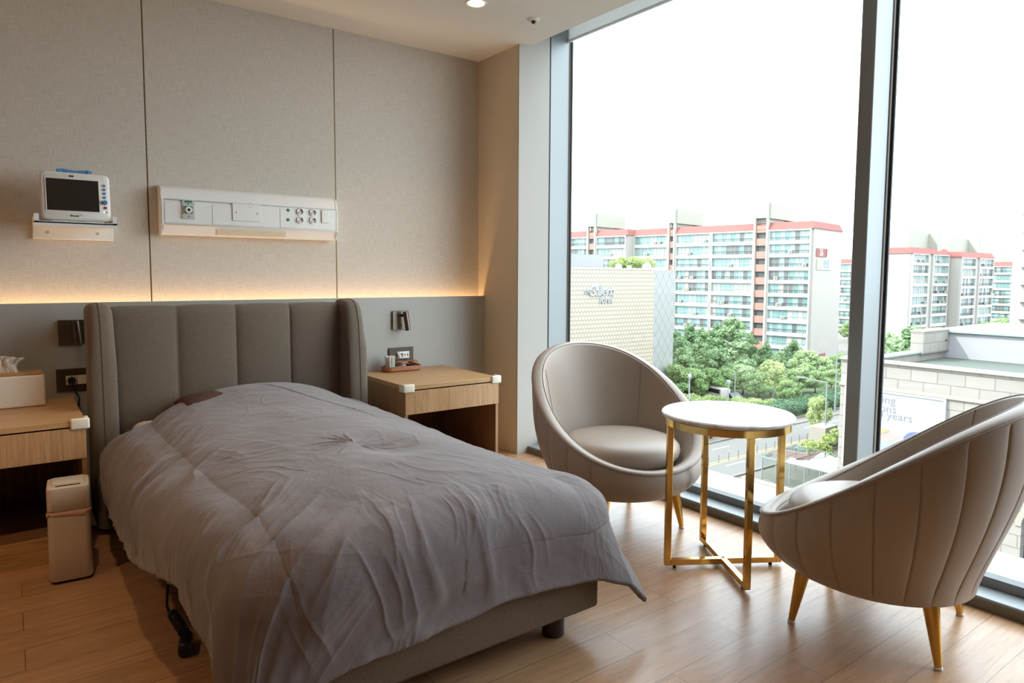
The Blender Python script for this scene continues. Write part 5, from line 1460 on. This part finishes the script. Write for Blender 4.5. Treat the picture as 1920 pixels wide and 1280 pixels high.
street_lamp(1565, 772, 9.6, 2.6, 'distant street lamp before the trees with its arm reaching right', (.8, -.6))
street_lamp(1377, 757, 4.7, 1.6, 'short street lamp with its arm reaching right behind the marble table', (.8, -.6))
def park_lamp(px, py0, py1, label):
    p = at(px, py1, 'y', 55); h = at(px, py0, 'y', 55)[2]-p[2]
    t = thing('park_lamp', (p[0], 55, GZ), label, 'lamp post', 'white globe lamp posts'); zt = h+p[2]
    bm = bmesh.new(); cyl(bm, (p[0], 55, GZ), (p[0], 55, zt-.6), .10, .09, 10); obj('pole', bm, M['sign_letter'], t, 40)
    bm = bmesh.new(); lathe(bm, [(.09, -.7), (.26, -.35), (.30, -.05), (.24, .1), (0, .16)], 14, None, (p[0], 55, zt)); obj('lamp_head', bm, M['sign_letter'], t, 40)
park_lamp(1292, 703, 745, 'white post lamp left of the others, above the armchair back')
park_lamp(1365, 714, 755, 'white post lamp rising behind the middle of the table top')
park_lamp(1448, 730, 765, 'white post lamp rising behind the right part of the table top')
def truck(x, y, rz, box_mat, label, L=4.2, cab=True):
    t = thing('box_truck', (x, y, GZ), label, 'truck'); m = Matrix.Translation((x, y, GZ)) @ Matrix.Rotation(rz, 4, 'Z')
    def P(nm, f, mat):
        bm = bmesh.new(); f(bm); bmesh.ops.transform(bm, matrix=m, verts=bm.verts); return obj(nm, bm, mat, t, 40)
    P('cargo_box', lambda b: box(b, (-L/2, -.9, .55), (L/2-1.5, .9, 2.5), .04, 1), box_mat)
    P('cab', lambda b: prism(b, [(L/2-1.4, .45), (L/2, .45), (L/2, 1.15), (L/2-.35, 1.95), (L/2-1.4, 1.95)], 'y', -.8, .8), M['ac_white'])
    P('windscreen', lambda b: prism(b, [(L/2+.01, 1.18), (L/2-.33, 1.88), (L/2-.31, 1.9), (L/2+.03, 1.2)], 'y', -.7, .7), M['car_glass'])
    P('chassis', lambda b: box(b, (-L/2+.1, -.7, .38), (L/2-.2, .7, .55)), M['tyre'])
    for sx in (-L/2+.8, L/2-.7):
        for sy in (-.8, .8): P('wheel', lambda b: cyl(b, (sx, sy-.1, .34), (sx, sy+.1, .34), .34, n=18, bev=.03), M['tyre'])
p = at(1552, 838, 'z', GZ); truck(p[0], p[1]+.2, R(2), M['coping'], 'white box truck parked at the kerb beside the window post')
p = at(1320, 822, 'z', GZ); truck(p[0]-.6, p[1]+.3, R(188), M['truck_green'], 'green box truck on the far lane glimpsed under the table top')
def car(x, y, rz, paint, label, van=False):
    t = thing('parked_van' if van else 'parked_car', (x, y, GZ), label, 'van' if van else 'car', 'vehicles parked before the shrubs'); m = Matrix.Translation((x, y, GZ)) @ Matrix.Rotation(rz, 4, 'Z')
    def P(nm, f, mat):
        bm = bmesh.new(); f(bm); bmesh.ops.transform(bm, matrix=m, verts=bm.verts); return obj(nm, bm, mat, t, 40)
    if van: body = [(-2.3, .35), (2.3, .35), (2.35, .9), (1.7, 1.35), (1.2, 2.0), (-2.2, 2.05), (-2.3, 1.9)]
    else: body = [(-2.2, .35), (2.2, .35), (2.25, .7), (1.3, .85), (.65, 1.35), (-.9, 1.42), (-1.7, .95), (-2.2, .9)]
    P('body', lambda b: prism(b, body, 'y', -.85, .85), paint)
    g = [(1.0, 1.3), (1.55, 1.32), (1.15, 1.9), (-2.0, 1.9), (-2.0, 1.3)] if van else [(1.2, .9), (.6, 1.3), (-.85, 1.36), (-1.5, .95)]
    P('side_glass', lambda b: prism(b, g, 'y', -.87, .87), M['car_glass'])
    for sx in (-1.4, 1.4):
        for sy in (-.78, .78): P('wheel', lambda b: cyl(b, (sx, sy-.1, .32), (sx, sy+.1, .32), .32, n=18, bev=.03), M['tyre'])
for px, py, mt_, lab, van in ((1284, 742, 'car_dark', 'dark car parked left of the white van in front of the shrubs', False), (1303, 744, 'car_grey', 'silver car parked next to the dark car before the shrubs', False), (1331, 748, 'ac_white', 'white van parked before the shrubs behind the table top', True), (1357, 750, 'car_dark', 'dark car parked right of the white van before the shrubs', False)):
    p = at(px, py, 'z', GZ); car(p[0], p[1]-1, R(75), M[mt_], lab, van)

# ---- plaza: glass canopy over a sunken stair, low stone wall, kiosk ---------------------
gc = thing('glass_canopy', (55, 24, GZ), 'pale glass and steel canopy over the plaza stair seen between the table legs', 'canopy')
g0, g1 = at(1428, 902, 'z', GZ), at(1590, 1000, 'z', GZ)
cx0, cy1 = g0[0], g0[1]; cy0 = cy1-11; cx1 = cx0+5.5
bm = bmesh.new()
for k in range(9):
    yy = cy1-k*11/8
    for xx in (cx0, cx1): cyl(bm, (xx, yy, GZ), (xx, yy, GZ+2.3), .05, n=8)
    cyl(bm, (cx0, yy, GZ+2.3), (cx1, yy, GZ+2.5), .04, n=8)
for xx, zz in ((cx0, 2.3), (cx1, 2.5)): cyl(bm, (xx, cy0, GZ+zz), (xx, cy1, GZ+zz), .05, n=8)
obj('steel_frame', bm, M['metal_pole'], gc, 40)
bm = bmesh.new(); prism(bm, [(cx0-.1, GZ+2.36), (cx1+.1, GZ+2.56), (cx1+.1, GZ+2.60), (cx0-.1, GZ+2.40)], 'y', cy0-.1, cy1+.1); obj('glass_roof', bm, M['canopy'], gc, 0)
bm = bmesh.new(); box(bm, (cx0-.02, cy0, GZ+.3), (cx0+.02, cy1, GZ+2.2)); obj('glass_side', bm, M['canopy'], gc, 0)
w0, w1 = at(1393, 903, 'z', GZ), at(1500, 935, 'z', GZ)
bm = bmesh.new(); box(bm, (w0[0]-.3, w0[1]-13, GZ), (w0[0]+.3, w0[1], GZ+.55), .04, 1)
o = tag(obj('low_wall', bm, M['coping']), 'low pale stone wall on the plaza in front of the glass canopy', 'wall'); rebase(o, (w0[0], w0[1]-6.5, GZ))
p = at(1333, 962, 'z', GZ); kk = thing('utility_kiosk', (p[0], p[1], GZ), 'pale green utility box with pipes on the plaza by the window foot', 'utility box')
bm = bmesh.new(); box(bm, (p[0]-.35, p[1]-.3, GZ), (p[0]+.35, p[1]+.3, GZ+1.5), .03, 1); obj('cabinet', bm, M['verdigris'], kk, 40)
bm = bmesh.new(); lathe(bm, [(.22, 0), (.28, .18), (.18, .36), (.1, .5), (0, .52)], 14, None, (p[0], p[1], GZ+1.5)); obj('valve_cap', bm, M['verdigris'], kk, 40)
